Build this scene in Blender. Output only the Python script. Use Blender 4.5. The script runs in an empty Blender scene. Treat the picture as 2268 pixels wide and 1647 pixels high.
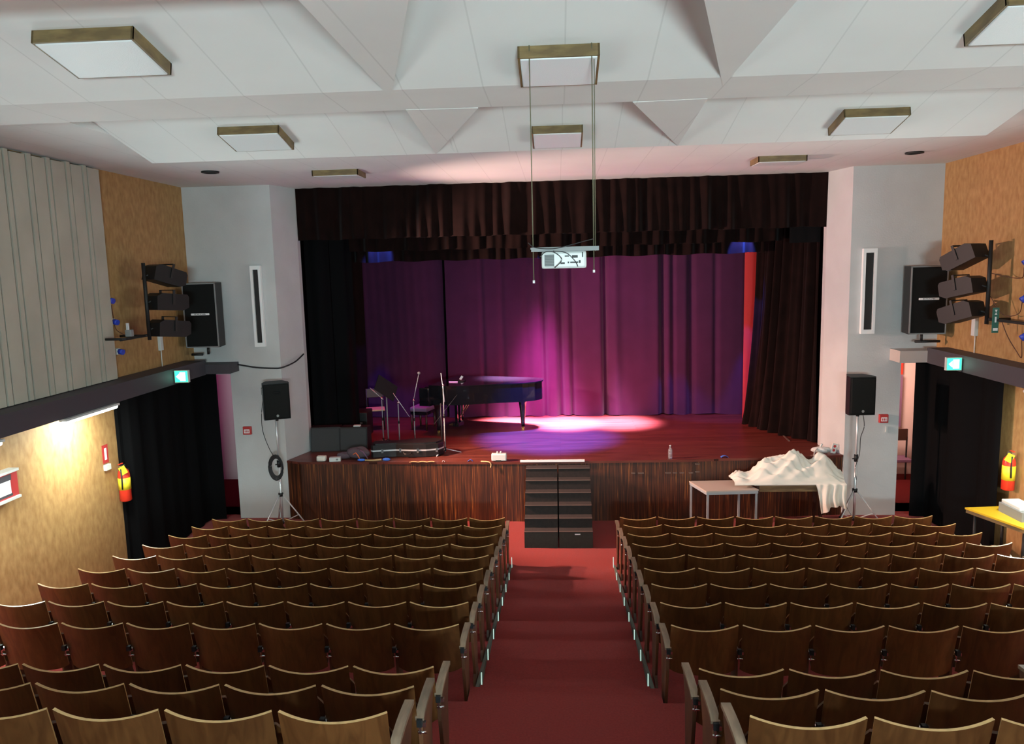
import bpy, bmesh, math, random
from mathutils import Vector, Matrix, noise
random.seed(7)
sc = bpy.context.scene
COL = sc.collection
V = Vector
# ------------------------------------------------------------------ camera
F = 1716.0
RM = Matrix(((0.99801031, 0.01612695, 0.06095361), (0.05821207, 0.1357321, -0.98903395), (-0.02422347, 0.99061431, 0.13452325)))
CAM = V((0, 0, 4.54))
cd = bpy.data.cameras.new('camera'); cam = bpy.data.objects.new('camera', cd); COL.objects.link(cam)
cd.sensor_width = 36; cd.sensor_fit = 'HORIZONTAL'; cd.lens = F / 2268 * 36; cd.clip_start = .05; cd.clip_end = 100
cam.matrix_world = Matrix.Translation(CAM) @ RM.to_4x4()
sc.camera = cam
sc.view_settings.view_transform = 'Standard'; sc.view_settings.look = 'None'
sc.view_settings.gamma = 1; sc.view_settings.exposure = 0; sc.view_settings.use_curve_mapping = False
# ------------------------------------------------------------------ world
w = bpy.data.worlds.new('world'); sc.world = w; w.use_nodes = True
w.node_tree.nodes['Background'].inputs[0].default_value = (.55, .62, .7, 1)
w.node_tree.nodes['Background'].inputs[1].default_value = .004
# ------------------------------------------------------------------ lights
def look(loc, to): return (V(to) - V(loc)).to_track_quat('-Z', 'Y').to_euler()
def area(name, loc, to, sx, sy, p, col, spread=180):
    l = bpy.data.lights.new(name, 'AREA'); l.shape = 'RECTANGLE'; l.size = sx; l.size_y = sy; l.energy = p; l.color = col; l.spread = math.radians(spread)
    o = bpy.data.objects.new(name, l); COL.objects.link(o); o.location = loc; o.rotation_euler = look(loc, to); return o
def spot(name, loc, to, p, col, ang, blend=.4, r=.06):
    l = bpy.data.lights.new(name, 'SPOT'); l.energy = p; l.color = col; l.spot_size = math.radians(ang); l.spot_blend = blend; l.shadow_soft_size = r
    o = bpy.data.objects.new(name, l); COL.objects.link(o); o.location = loc; o.rotation_euler = look(loc, to); return o
def point(name, loc, p, col, r=.1):
    l = bpy.data.lights.new(name, 'POINT'); l.energy = p; l.color = col; l.shadow_soft_size = r
    o = bpy.data.objects.new(name, l); COL.objects.link(o); o.location = loc; return o
COOL = (.72, .96, 1.0)
# unseen area lights added behind the camera to brighten the ceiling and hall
area('rear_ceiling_fill', (1.0, -4.2, 3.9), (0, 8, 6.2), 1.6, .4, 640, COOL, 150)
for x in (-4.2, 0, 4.2):
    area('rear_hall_fill', (x, -5.6, 4.6), (x * .8, 8, 2.0), 1.6, .5, 26, COOL)
# fluorescent tubes under the side ledges (Y start of every tube)
TUBES = [9.25, 6.95, 4.65, 2.35, .05, -2.25]
for y in TUBES:
    for s, x in ((-1, -6.29), (1, 6.17)):
        area('fluorescent_light', (x, y + .6, 2.70), (x + s * .38, y + .6, 2.0), .14, 1.15, 100, (.90, 1.0, .92))
        area('fluorescent_light', (x - s * .14, y + .6, 2.80), (0, y + .6 + (.6 if y > 5 else 0), 4.6), .08, 1.15, {9.25: 52, 6.95: 38, 4.65: 22}.get(y, 10), (.76, .98, 1.0), 150)
# stage lighting
for x, p in ((-1.1, 60000), (.15, 60000), (1.3, 38000)):
    spot('white_backlight', (x, 16.64, 5.4), (x, 16.78, 1.1), p, (1.0, .46, .85), 25, 1.0, .2)
spot('magenta_beam', (-.35, 16.62, 5.3), (-.38, 17.35, 1.0), 9000, (1.0, .14, .75), 31, 1.0, .3)
spot('violet_beam', (-.3, 15.47, 5.4), (-.25, 15.36, 1.1), 15000, (.05, .09, 1.0), 42, .7, .05)
spot('red_wash_light', (0, 16.15, 5.2), (.3, 15.9, 1.1), 200, (1.0, .02, .07), 100, .8, .2)
spot('red_wash_light', (2.8, 16.15, 5.2), (2.6, 15.8, 1.1), 230, (1.0, .02, .05), 90, .8, .2)
spot('red_wash_light', (-3.0, 16.15, 5.2), (-3.0, 15.8, 1.1), 330, (1.0, .03, .05), 80, .8, .2)
spot('purple_curtain_light', (.8, 16.1, 5.2), (1.2, 17.6, 2.4), 75, (1.0, .10, .6), 110, 1.0, .2)
spot('blue_border_light', (-3.6, 15.42, 5.3), (-3.6, 15.8, 4.78), 420, (.06, .12, 1.0), 62, .5, .02)
spot('blue_border_light', (3.65, 15.42, 5.3), (3.65, 15.8, 4.78), 700, (.06, .12, 1.0), 46, .4, .02)
# lit flood in the left bank: across the house to the right reveal, valance and stage front
spot('flood_beam', (-5.80, 12.15, 4.32), (4.0, 13.9, 2.6), 3300, (1.0, .64, .54), 78, .5, .07)
spot('flood_beam', (-5.72, 12.15, 3.55), (.9, 13.4, .7), 2100, (1.0, .52, .34), 50, .6, .06)
area('backstage_right_light', (6.1, 15.0, 2.6), (6.2, 16.2, 1.6), .5, .5, 60, (1.0, .62, .52))
area('backstage_left_light', (-6.2, 15.0, 2.6), (-6.1, 16.2, 1.4), .5, .5, 8, (.8, .15, .6))

# ------------------------------------------------------------------ materials
def nm(name):
    m = bpy.data.materials.new(name); m.use_nodes = True; return m, m.node_tree, m.node_tree.nodes['Principled BSDF']
def mat(name, c, rough=.6, metal=0, spec=.5, emit=None, es=0, var=0, vs=8, bump=0, bs=60, trans=0, coat=0, sheen=0, alpha=1):
    m, t, b = nm(name)
    b.inputs['Base Color'].default_value = (*c, 1); b.inputs['Roughness'].default_value = rough
    b.inputs['Metallic'].default_value = metal; b.inputs['Specular IOR Level'].default_value = spec
    b.inputs['Transmission Weight'].default_value = trans; b.inputs['Coat Weight'].default_value = coat
    b.inputs['Sheen Weight'].default_value = sheen
    if emit: b.inputs['Emission Color'].default_value = (*emit, 1); b.inputs['Emission Strength'].default_value = es
    if var or bump:
        tc = t.nodes.new('ShaderNodeTexCoord')
    if var:
        n = t.nodes.new('ShaderNodeTexNoise'); n.inputs['Scale'].default_value = vs; n.inputs['Detail'].default_value = 5
        r = t.nodes.new('ShaderNodeValToRGB'); r.color_ramp.elements[0].position = .3; r.color_ramp.elements[1].position = .7
        r.color_ramp.elements[0].color = (*[x * (1 - var) for x in c], 1); r.color_ramp.elements[1].color = (*[min(1, x * (1 + var)) for x in c], 1)
        t.links.new(tc.outputs['Object'], n.inputs['Vector']); t.links.new(n.outputs['Fac'], r.inputs[0]); t.links.new(r.outputs[0], b.inputs['Base Color'])
    if bump:
        n2 = t.nodes.new('ShaderNodeTexNoise'); n2.inputs['Scale'].default_value = bs; bp = t.nodes.new('ShaderNodeBump'); bp.inputs['Strength'].default_value = bump; bp.inputs['Distance'].default_value = .01
        t.links.new(tc.outputs['Object'], n2.inputs['Vector']); t.links.new(n2.outputs['Fac'], bp.inputs['Height']); t.links.new(bp.outputs[0], b.inputs['Normal'])
    return m
def streak(name, c1, c2, scale, rough=.5, pos=(.4, .65), coat=0, rnd=False, dist=0, detail=6, planks=None, c3=None, spec=.5):
    """noise stretched by a scale vector between two colours: wood grain, sponge paint, boards"""
    m, t, b = nm(name); L = t.links
    tc = t.nodes.new('ShaderNodeTexCoord'); mp = t.nodes.new('ShaderNodeMapping'); mp.inputs['Scale'].default_value = scale
    L.new(tc.outputs['Object'], mp.inputs['Vector'])
    if rnd:
        oi = t.nodes.new('ShaderNodeObjectInfo'); ml = t.nodes.new('ShaderNodeMath'); ml.operation = 'MULTIPLY'; ml.inputs[1].default_value = 37
        cx = t.nodes.new('ShaderNodeCombineXYZ'); L.new(oi.outputs['Random'], ml.inputs[0])
        for k in range(3): L.new(ml.outputs[0], cx.inputs[k])
        L.new(cx.outputs[0], mp.inputs['Location'])
    n = t.nodes.new('ShaderNodeTexNoise'); n.inputs['Scale'].default_value = 1; n.inputs['Detail'].default_value = detail; n.inputs['Distortion'].default_value = dist
    L.new(mp.outputs[0], n.inputs['Vector'])
    r = t.nodes.new('ShaderNodeValToRGB'); e = r.color_ramp.elements
    e[0].position, e[1].position = pos; e[0].color = (*c1, 1); e[1].color = (*c2, 1)
    if c3: q = e.new(min(.99, pos[1] + .12)); q.color = (*c3, 1)
    L.new(n.outputs['Fac'], r.inputs[0]); out = r.outputs[0]
    if rnd:
        hs = t.nodes.new('ShaderNodeHueSaturation'); mr = t.nodes.new('ShaderNodeMapRange'); mr.inputs['To Min'].default_value = .72; mr.inputs['To Max'].default_value = 1.3
        L.new(oi.outputs['Random'], mr.inputs['Value']); L.new(mr.outputs[0], hs.inputs['Value']); L.new(out, hs.inputs['Color']); out = hs.outputs[0]
    if planks:
        bt = t.nodes.new('ShaderNodeTexBrick'); bt.inputs['Scale'].default_value = 1; bt.inputs['Brick Width'].default_value = planks[0]; bt.inputs['Row Height'].default_value = planks[1]
        bt.inputs['Mortar Size'].default_value = .003; bt.inputs['Color1'].default_value = (1, 1, 1, 1); bt.inputs['Color2'].default_value = (.7, .7, .7, 1); bt.inputs['Mortar'].default_value = (.25, .25, .25, 1)
        L.new(tc.outputs['Object'], bt.inputs['Vector']); mx = t.nodes.new('ShaderNodeMix'); mx.data_type = 'RGBA'; mx.blend_type = 'MULTIPLY'; mx.inputs[0].default_value = 1
        L.new(out, mx.inputs[6]); L.new(bt.outputs['Color'], mx.inputs[7]); out = mx.outputs[2]
    L.new(out, b.inputs['Base Color']); b.inputs['Roughness'].default_value = rough; b.inputs['Coat Weight'].default_value = coat; b.inputs['Coat Roughness'].default_value = .25
    b.inputs['Specular IOR Level'].default_value = spec
    return m
def ceiling_mat():
    m, t, b = nm('ceiling_board'); L = t.links
    tc = t.nodes.new('ShaderNodeTexCoord'); sx = t.nodes.new('ShaderNodeSeparateXYZ'); L.new(tc.outputs['Object'], sx.inputs[0])
    a = t.nodes.new('ShaderNodeMath'); a.operation = 'ADD'; a.inputs[1].default_value = 30.31; L.new(sx.outputs['X'], a.inputs[0])
    md = t.nodes.new('ShaderNodeMath'); md.operation = 'MODULO'; md.inputs[1].default_value = .62; L.new(a.outputs[0], md.inputs[0])
    lt = t.nodes.new('ShaderNodeMath'); lt.operation = 'LESS_THAN'; lt.inputs[1].default_value = .012; L.new(md.outputs[0], lt.inputs[0])
    n = t.nodes.new('ShaderNodeTexNoise'); n.inputs['Scale'].default_value = 1.3; n.inputs['Detail'].default_value = 4; L.new(tc.outputs['Object'], n.inputs['Vector'])
    r = t.nodes.new('ShaderNodeValToRGB'); r.color_ramp.elements[0].color = (.66, .67, .65, 1); r.color_ramp.elements[1].color = (.76, .77, .75, 1); L.new(n.outputs['Fac'], r.inputs[0])
    mx = t.nodes.new('ShaderNodeMix'); mx.data_type = 'RGBA'; L.new(lt.outputs[0], mx.inputs[0]); L.new(r.outputs[0], mx.inputs[6]); mx.inputs[7].default_value = (.62, .63, .61, 1)
    L.new(mx.outputs[2], b.inputs['Base Color']); b.inputs['Roughness'].default_value = .85; return m
M = dict(
    ceiling=ceiling_mat(),
    white_wall=mat('white_plaster', (.52, .53, .53), .8, var=.05, vs=2, bump=.15, bs=40),
    paper=streak('sponged_ochre_wallpaper', (.31, .165, .060), (.44, .265, .11), (14, 14, 7), .6, (.3, .7), detail=8, spec=.3),
    slat=mat('cream_panel', (.42, .39, .32), .7, var=.08, vs=2),
    slat_dark=mat('panel_groove', (.05, .045, .04), .8),
    ledge=mat('dark_grey_ledge', (.05, .046, .056), .6),
    ledge_light=mat('pale_ledge', (.50, .43, .40), .5),
    carpet=mat('red_carpet', (.28, .030, .027), .95, var=.14, vs=60, bump=.6, bs=300, spec=.1, sheen=.1),
    carpet_dark=mat('dark_red_carpet', (.12, .012, .012), .95, var=.15, vs=50, spec=.1),
    kerb=mat('grey_green_kerb', (.11, .12, .10), .8),
    stage_floor=streak('stage_boards', (.115, .028, .020), (.175, .046, .032), (1.2, 14, 1), .34, (.35, .65), planks=(3.2, .12), spec=.35),
    veneer=streak('zebrano_veneer', (.036, .011, .005), (.11, .029, .009), (48, 48, 1.3), .45, (.42, .6), dist=.6, c3=(.36, .13, .03)),
    ply=streak('varnished_plywood', (.066, .024, .007), (.112, .044, .013), (14, 4, 3.2), .33, (.35, .65), rnd=True, dist=1.5, coat=.25),
    edge=mat('bare_plywood_edge', (.50, .31, .13), .35, var=.15, vs=30, coat=.2),
    armwood=streak('worn_arm_wood', (.17, .12, .08), (.26, .18, .12), (30, 5, 5), .4, rnd=True),
    sidewood=streak('side_panel_wood', (.07, .028, .014), (.13, .05, .02), (8, 6, 3), .45, rnd=True),
    chrome=mat('bright_metal', (.75, .77, .78), .22, 1),
    alu=mat('aluminium_tube', (.72, .74, .76), .35, .5),
    black=mat('black_plastic', (.008, .008, .009), .5, spec=.35),
    blackcloth=mat('black_velvet', (.0035, .0035, .004), .95, spec=.08),
    velvet=mat('dark_brown_velvet', (.008, .003, .0025), .9, spec=.06, sheen=.04, var=.25, vs=5),
    purple=mat('burgundy_cloth', (.062, .014, .048), .85, spec=.1, var=.08, vs=3, sheen=.15),
    redcloth=mat('red_cloth', (.45, .02, .02), .8),
    grille=mat('speaker_grille', (.005, .006, .006), .7, spec=.2, bump=.4, bs=400),
    piano=mat('black_lacquer', (.006, .006, .009), .12, coat=.6),
    brass=mat('brass', (.7, .48, .16), .3, 1),
    oak=streak('light_brown_frame', (.13, .085, .035), (.24, .165, .065), (4, 4, 12), .5),
    diffuser=mat('milky_diffuser', (.72, .74, .74), .35, bump=.2, bs=200),
    red=mat('red_paint', (.75, .045, .02), .35), yellow=mat('yellow_label', (.85, .70, .03), .5),
    sign_red=mat('red_sign', (.45, .03, .03), .5), sign_white=mat('white_sign', (.85, .85, .85), .5),
    blue=mat('blue_plastic', (.02, .05, .45), .5), bluecloth=mat('blue_cloth', (.05, .18, .70), .8),
    white=mat('white_plastic', (.62, .64, .62), .4), grey=mat('grey_plastic', (.22, .23, .23), .6),
    green=mat('dark_green_plate', (.03, .14, .11), .5), dark=mat('dark_steel', (.014, .013, .013), .55, .2),
    cable=mat('black_rubber', (.015, .015, .018), .6), brown=mat('brown_cable', (.09, .03, .015), .6),
    cloth=mat('cream_cloth', (.74, .70, .62), .85, spec=.2), laminate=mat('beige_laminate', (.50, .42, .36), .4, spec=.4),
    legmetal=mat('grey_painted_tube', (.36, .39, .41), .4), deskwood=streak('desk_wood', (.12, .07, .03), (.24, .16, .07), (3, 20, 20), .5),
    step=mat('dark_step_carpet', (.022, .014, .012), .9, var=.25, vs=20), stepbase=mat('dark_green_grey_cloth', (.035, .036, .028), .9, var=.15, vs=20),
    nosing=mat('metal_nosing', (.16, .11, .09), .5, .3), tape=mat('white_tape', (.85, .85, .85), .5),
    strip=mat('pale_green_step_light', (.7, .9, .85), .4, emit=(.62, .95, .82), es=.62),
    tube=mat('lit_fluorescent_tube', (1, 1, 1), .4, emit=(.90, 1.0, .92), es=16),
    exitg=mat('lit_green_exit_sign', (.1, .8, .5), .4, emit=(.04, .85, .45), es=1.6), exitw=mat('lit_exit_pictogram', (1, 1, 1), .4, emit=(.7, 1, .92), es=2.5),
    lit_lens=mat('lit_flood_lens', (1, .9, .85), .2, emit=(1, .8, .72), es=5), lens=mat('glass_lens', (.5, .5, .55), .05, .6), bag=mat('purple_grey_fabric', (.09, .06, .075), .8),
    case=mat('black_hard_case', (.012, .008, .008), .35), amp=mat('grey_amp_grille', (.04, .04, .042), .8, bump=.5, bs=200),
    orange=mat('orange_strap', (.8, .16, .05), .6), tan=mat('tan_wood', (.55, .35, .16), .6), tabley=mat('yellow_tabletop', (.62, .40, .02), .4),
    clear=mat('clear_plastic', (.9, .95, 1), .08, trans=.85), rope=mat('tan_rod', (.16, .15, .09), .5, .3), wood_dark=mat('dark_brown_wood', (.05, .018, .01), .4),
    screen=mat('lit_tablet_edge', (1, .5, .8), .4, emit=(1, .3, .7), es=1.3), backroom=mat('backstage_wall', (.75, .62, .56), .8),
    mauve=mat('mauve_fabric', (.20, .10, .17), .9), dusty=mat('projector_vent', (.12, .13, .13), .7),
)
# ------------------------------------------------------------------ mesh helpers
class MB:
    def __init__(s): s.b = bmesh.new(); s.mats = []
    def mi(s, m):
        if m not in s.mats: s.mats.append(m)
        return s.mats.index(m)
    def _paint(s, faces, m, smooth=False):
        i = s.mi(m)
        for f in faces: f.material_index = i; f.smooth = smooth
    def box(s, c, d, m, rot=None, bev=0):
        T = Matrix.Translation(c) @ (rot.to_4x4() if rot else Matrix.Identity(4)) @ Matrix.Diagonal((*d, 1))
        r = bmesh.ops.create_cube(s.b, size=1, matrix=T); fs = list({f for v in r['verts'] for f in v.link_faces})
        s._paint(fs, m)
        if bev:
            es = list({e for v in r['verts'] for e in v.link_edges})
            q = bmesh.ops.bevel(s.b, geom=es, offset=bev, segments=2, affect='EDGES', profile=.7); s._paint(q['faces'], m, True)
        return s
    def bb(s, x0, x1, y0, y1, z0, z1, m, bev=0): return s.box(((x0 + x1) / 2, (y0 + y1) / 2, (z0 + z1) / 2), (abs(x1 - x0), abs(y1 - y0), abs(z1 - z0)), m, None, bev)
    def cyl(s, a, b, r, m, r2=None, n=12, cap=True):
        a, b = V(a), V(b); d = b - a; q = d.to_track_quat('Z', 'Y').to_matrix().to_4x4()
        T = Matrix.Translation((a + b) / 2) @ q
        g = bmesh.ops.create_cone(s.b, cap_ends=cap, segments=n, radius1=r, radius2=r if r2 is None else r2, depth=d.length, matrix=T)
        fs = list({f for v in g['verts'] for f in v.link_faces}); s._paint(fs, m)
        for f in fs: f.smooth = len(f.verts) == 4
        return s
    def tube(s, pts, r, m, n=8, close=True):
        pts = [V(p) for p in pts]; rings = []
        for i, p in enumerate(pts):
            d = (pts[min(i + 1, len(pts) - 1)] - pts[max(i - 1, 0)]).normalized()
            u = d.cross(V((0, 0, 1)));  u = d.cross(V((1, 0, 0))) if u.length < .1 else u
            u.normalize(); v = d.cross(u); rr = r[i] if isinstance(r, (list, tuple)) else r
            rings.append([s.b.verts.new(p + (u * math.cos(6.28318 * k / n) + v * math.sin(6.28318 * k / n)) * rr) for k in range(n)])
        fs = []
        for a, b in zip(rings, rings[1:]):
            for k in range(n): fs.append(s.b.faces.new((a[k], a[(k + 1) % n], b[(k + 1) % n], b[k])))
        s._paint(fs, m, True)
        if close: s._paint([s.b.faces.new(rings[0][::-1]), s.b.faces.new(rings[-1])], m)
        return s
    def sph(s, c, r, m, sc=(1, 1, 1), n=14):
        g = bmesh.ops.create_uvsphere(s.b, u_segments=n, v_segments=max(6, n // 2), radius=r, matrix=Matrix.Translation(c) @ Matrix.Diagonal((*sc, 1)))
        s._paint(list({f for v in g['verts'] for f in v.link_faces}), m, True); return s
    def prism(s, pts, ext, m, m2=None):
        """closed polygon (3-D points) extruded by vector ext"""
        e = V(ext); A = [s.b.verts.new(V(p)) for p in pts]; B = [s.b.verts.new(V(p) + e) for p in pts]; n = len(A)
        s._paint([s.b.faces.new(A[::-1]), s.b.faces.new(B)], m)
        s._paint([s.b.faces.new((A[i], A[(i + 1) % n], B[(i + 1) % n], B[i])) for i in range(n)], m2 or m); return s
    def quad(s, pts, m): s._paint([s.b.faces.new([s.b.verts.new(V(p)) for p in pts])], m); return s
    def lathe(s, prof, c, m, n=16):
        rings = [[s.b.verts.new(V(c) + V((r * math.cos(6.28318 * k / n), r * math.sin(6.28318 * k / n), z))) for k in range(n)] for r, z in prof]; fs = []
        for a, b in zip(rings, rings[1:]):
            for k in range(n): fs.append(s.b.faces.new((a[k], a[(k + 1) % n], b[(k + 1) % n], b[k])))
        s._paint(fs, m, True); s._paint([s.b.faces.new(rings[0][::-1]), s.b.faces.new(rings[-1])], m); return s
    def grid(s, fn, nu, nv, m, thick=0, edge=None, smooth=True):
        P = [[V(fn(i / nu, j / nv)) for j in range(nv + 1)] for i in range(nu + 1)]
        G = [[s.b.verts.new(p) for p in r] for r in P]
        fs = [s.b.faces.new((G[i][j], G[i + 1][j], G[i + 1][j + 1], G[i][j + 1])) for i in range(nu) for j in range(nv)]
        s._paint(fs, m, smooth)
        if thick:
            H = []
            for i in range(nu + 1):
                row = []
                for j in range(nv + 1):
                    a = P[min(i + 1, nu)][j] - P[max(i - 1, 0)][j]; b = P[i][min(j + 1, nv)] - P[i][max(j - 1, 0)]
                    row.append(s.b.verts.new(P[i][j] - a.cross(b).normalized() * thick))
                H.append(row)
            s._paint([s.b.faces.new((H[i][j], H[i][j + 1], H[i + 1][j + 1], H[i + 1][j])) for i in range(nu) for j in range(nv)], m, smooth)
            ed = []
            for i in range(nu):
                ed.append(s.b.faces.new((G[i][0], H[i][0], H[i + 1][0], G[i + 1][0]))); ed.append(s.b.faces.new((G[i][nv], G[i + 1][nv], H[i + 1][nv], H[i][nv])))
            for j in range(nv):
                ed.append(s.b.faces.new((G[0][j], G[0][j + 1], H[0][j + 1], H[0][j]))); ed.append(s.b.faces.new((G[nu][j], H[nu][j], H[nu][j + 1], G[nu][j + 1])))
            s._paint(ed, edge or m)
            for f in ed:
                for e in f.edges: e.smooth = False
        return s
    def build(s, name, parent=None, loc=None, fix=True):
        if fix: bmesh.ops.recalc_face_normals(s.b, faces=s.b.faces)
        me = bpy.data.meshes.new(name); s.b.to_mesh(me); s.b.free()
        for m in s.mats: me.materials.append(M[m])
        o = bpy.data.objects.new(name, me); COL.objects.link(o)
        if parent: o.parent = parent
        if loc: o.location = loc
        return o
def tag(o, label=None, cat=None, group=None, kind=None):
    if label: o['label'] = label
    if cat: o['category'] = cat
    if group: o['group'] = group
    if kind: o['kind'] = kind
    return o
def empty(name, label, cat, loc=(0, 0, 0), rz=0, group=None):
    o = bpy.data.objects.new(name, None); COL.objects.link(o); o.location = loc; o.rotation_euler = (0, 0, rz); o.empty_display_size = .1
    return tag(o, label, cat, group)
def S(o): o['kind'] = 'structure'; return o
def copy_tree(o, parent=None):
    c = o.copy(); COL.objects.link(c)
    if parent: c.parent = parent
    for ch in list(o.children): copy_tree(ch, c)
    return c
def ceil_text(txt, size, depth, m, parent, loc, rot, name='lettering'):
    cu = bpy.data.curves.new(name, 'FONT'); cu.body = txt; cu.size = size; cu.extrude = depth; cu.align_x = 'CENTER'; cu.align_y = 'CENTER'
    t = bpy.data.objects.new(name, cu); COL.objects.link(t)
    me = bpy.data.meshes.new_from_object(t.evaluated_get(bpy.context.evaluated_depsgraph_get())); bpy.data.objects.remove(t)
    me.materials.clear(); me.materials.append(M[m]); o = bpy.data.objects.new(name, me); COL.objects.link(o); o.parent = parent; o.location = loc; o.rotation_euler = rot; return o
# ================================================================== the room
XL, XR, YF = -6.65, 6.5, 13.7
ROWY = [11.05 - .646 * i for i in range(9)] + [4.67, 4.03, 3.39]
ROWF = [.104 * i for i in range(9)] + [1.128, 1.36, 1.596]
b = MB()
b.bb(XL, XR, 10.93, 14.4, -.1, 0, 'carpet')
for i in range(1, 9):                                    # raked platforms and shallow aisle steps
    y1 = ROWY[i - 1] - .12; y0 = ROWY[i] - .12 if i < 8 else 5.93
    for a, c in ((XL, -.80), (.80, XR)): b.bb(a, c, y0, y1, -.1, ROWF[i], 'carpet')
for i in range(1, 9):
    y1 = ROWY[i - 1] + .10; y0 = ROWY[i] + .10 if i < 8 else 6.15
    b.bb(-.80, .80, y0, y1, -.1, max(.03, ROWF[i] - .085), 'carpet')
for a in (-.80, .77): b.prism([(a, 11.3, -.05), (a, 11.3, .03), (a, 6.15, .86), (a, 6.15, -.05)], (.03, 0, 0), 'kerb')
b.bb(-.80, .80, 5.93, 6.15, -.1, 1.0, 'carpet'); b.bb(XL, XR, 4.9, 5.93, -.1, 1.0, 'carpet')
b.bb(-.8, .8, 4.4, 4.9, -.1, 1.13, 'carpet')
for a, c in ((XL, -.8), (.8, XR)): b.bb(a, c, 4.55, 5.2, 0, 1.128, 'carpet')
zz = 1.36
for k in range(7):
    y1 = 4.55 - .64 * k; y0 = y1 - .64
    for a, c in ((XL, -.8), (.8, XR)): b.bb(a, c, y0, y1, 0, zz, 'carpet')
    b.bb(-.8, .8, y0 - .15, y1 - .15, 0, zz - .1, 'carpet'); zz += .235
b.bb(XL, XR, -7, .07, 0, 2.8, 'carpet')
S(b.build('floor'))
# ceiling: inclined bays that sink towards the stage, flat soffit bands between them, flat triangular gussets
P_, SL, EX = 3.05, .229, 4.93
b = MB()
EDGES = [9.47] + [6.10 - P_ * k for k in range(5)]
pz = lambda E, y: 5.9 + SL * (E - y)
for k, E in enumerate(EDGES):
    y0 = 6.86 - P_ * k; zt = pz(E, y0); tip = E if k == 0 else E + .28
    b.quad([(-1.2, y0, zt), (1.2, y0, zt), (1.2, E, 5.9), (-1.2, E, 5.9)], 'ceiling')
    for s in (-1, 1):
        b.quad([(s * EX, y0, zt), (s * 1.67, y0, zt), (s * 1.67, E, 5.9), (s * EX, E, 5.9)], 'ceiling')
        b.quad([(s * 1.67, y0, zt), (s * 1.2, y0, zt + .06), (s * 1.2, E, 5.9), (s * 1.67, E, 5.9)], 'ceiling')
        b.prism([(s * 1.28, y0 - .02, 5.897), (s * .66, y0 + .02, 5.897), (s * 1.43 if k == 0 else s * 1.31, tip, 5.897)], (0, 0, .75), 'ceiling')
        yc = E - .2 / SL
        b.quad([(s * EX, y0, 6.1), (s * EX, y0, zt), (s * EX, yc, 6.1)], 'ceiling'); b.quad([(s * EX, yc, 6.1), (s * EX, E, 5.9), (s * EX, E, 6.1)], 'ceiling')
    if k == 0: b.quad([(-EX, E, 5.9), (EX, E, 5.9), (EX, E, 6.1), (-EX, E, 6.1)], 'ceiling')
    else:
        y1 = 6.86 - P_ * (k - 1); b.quad([(-EX, E, 5.9), (EX, E, 5.9), (EX, y1, 5.9), (-EX, y1, 5.9)], 'ceiling')
        b.quad([(-EX, y1, 5.9), (EX, y1, 5.9), (EX, y1, 6.5), (-EX, y1, 6.5)], 'ceiling')
        for s in (-1, 1): b.quad([(s * EX, E, 5.9), (s * EX, E, 6.1), (s * EX, y1, 6.1), (s * EX, y1, 5.9)], 'ceiling')
b.quad([(XL - .1, 9.47, 6.1), (XR + .1, 9.47, 6.1), (XR + .1, 14.5, 6.07), (XL - .1, 14.5, 6.07)], 'ceiling')
for a, c in ((XL - .1, -EX), (EX, XR + .1)): b.quad([(a, -9, 6.1), (c, -9, 6.1), (c, 9.47, 6.1), (a, 9.47, 6.1)], 'ceiling')
b.bb(XL - .2, XR + .2, -9, 14.5, 6.75, 6.85, 'ceiling')
S(b.build('ceiling', fix=False))
S(MB().bb(XL - .15, XL, -7, 13.85, -.1, 6.75, 'paper').build('wall_left'))
S(MB().bb(XR, XR + .15, -7, 13.85, -.1, 6.75, 'paper').build('wall_right'))
S(MB().bb(XL, XR, -7.15, -7, 2, 6.75, 'white_wall').build('wall_rear'))
# proscenium wall with the two side openings and the splayed reveals
b = MB()
b.bb(-6.0, -5.05, YF, YF + .2, -.05, 6.09, 'white_wall'); b.bb(XL, -6.0, YF, YF + .2, 2.72, 6.09, 'white_wall')
b.bb(5.0, 5.92, YF, YF + .2, -.05, 6.09, 'white_wall'); b.bb(5.92, XR, YF, YF + .2, 2.72, 6.09, 'white_wall')
b.prism([(-5.05, YF, -.05), (-4.84, 14.4, -.05), (-4.84, 14.55, -.05), (-5.3, 14.55, -.05), (-5.3, YF + .2, -.05), (-5.05, YF + .2, -.05)], (0, 0, 6.14), 'white_wall')
b.prism([(5.0, YF, -.05), (4.82, 14.4, -.05), (4.82, 14.55, -.05), (5.3, 14.55, -.05), (5.3, YF + .2, -.05), (5.0, YF + .2, -.05)], (0, 0, 6.14), 'white_wall')
S(b.build('wall_front'))
# stage house
b = MB()
for x0, x1, y0, y1 in ((-5.75, -5.6, 14.5, 18.4), (5.6, 5.75, 14.5, 18.4), (-5.6, 5.6, 18.3, 18.4)): b.bb(x0, x1, y0, y1, 0, 6.6, 'blackcloth')
S(b.build('wall_stage'))
S(MB().bb(-5.75, 5.75, 14.5, 18.4, 6.6, 6.7, 'blackcloth').build('ceiling_stage'))
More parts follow.
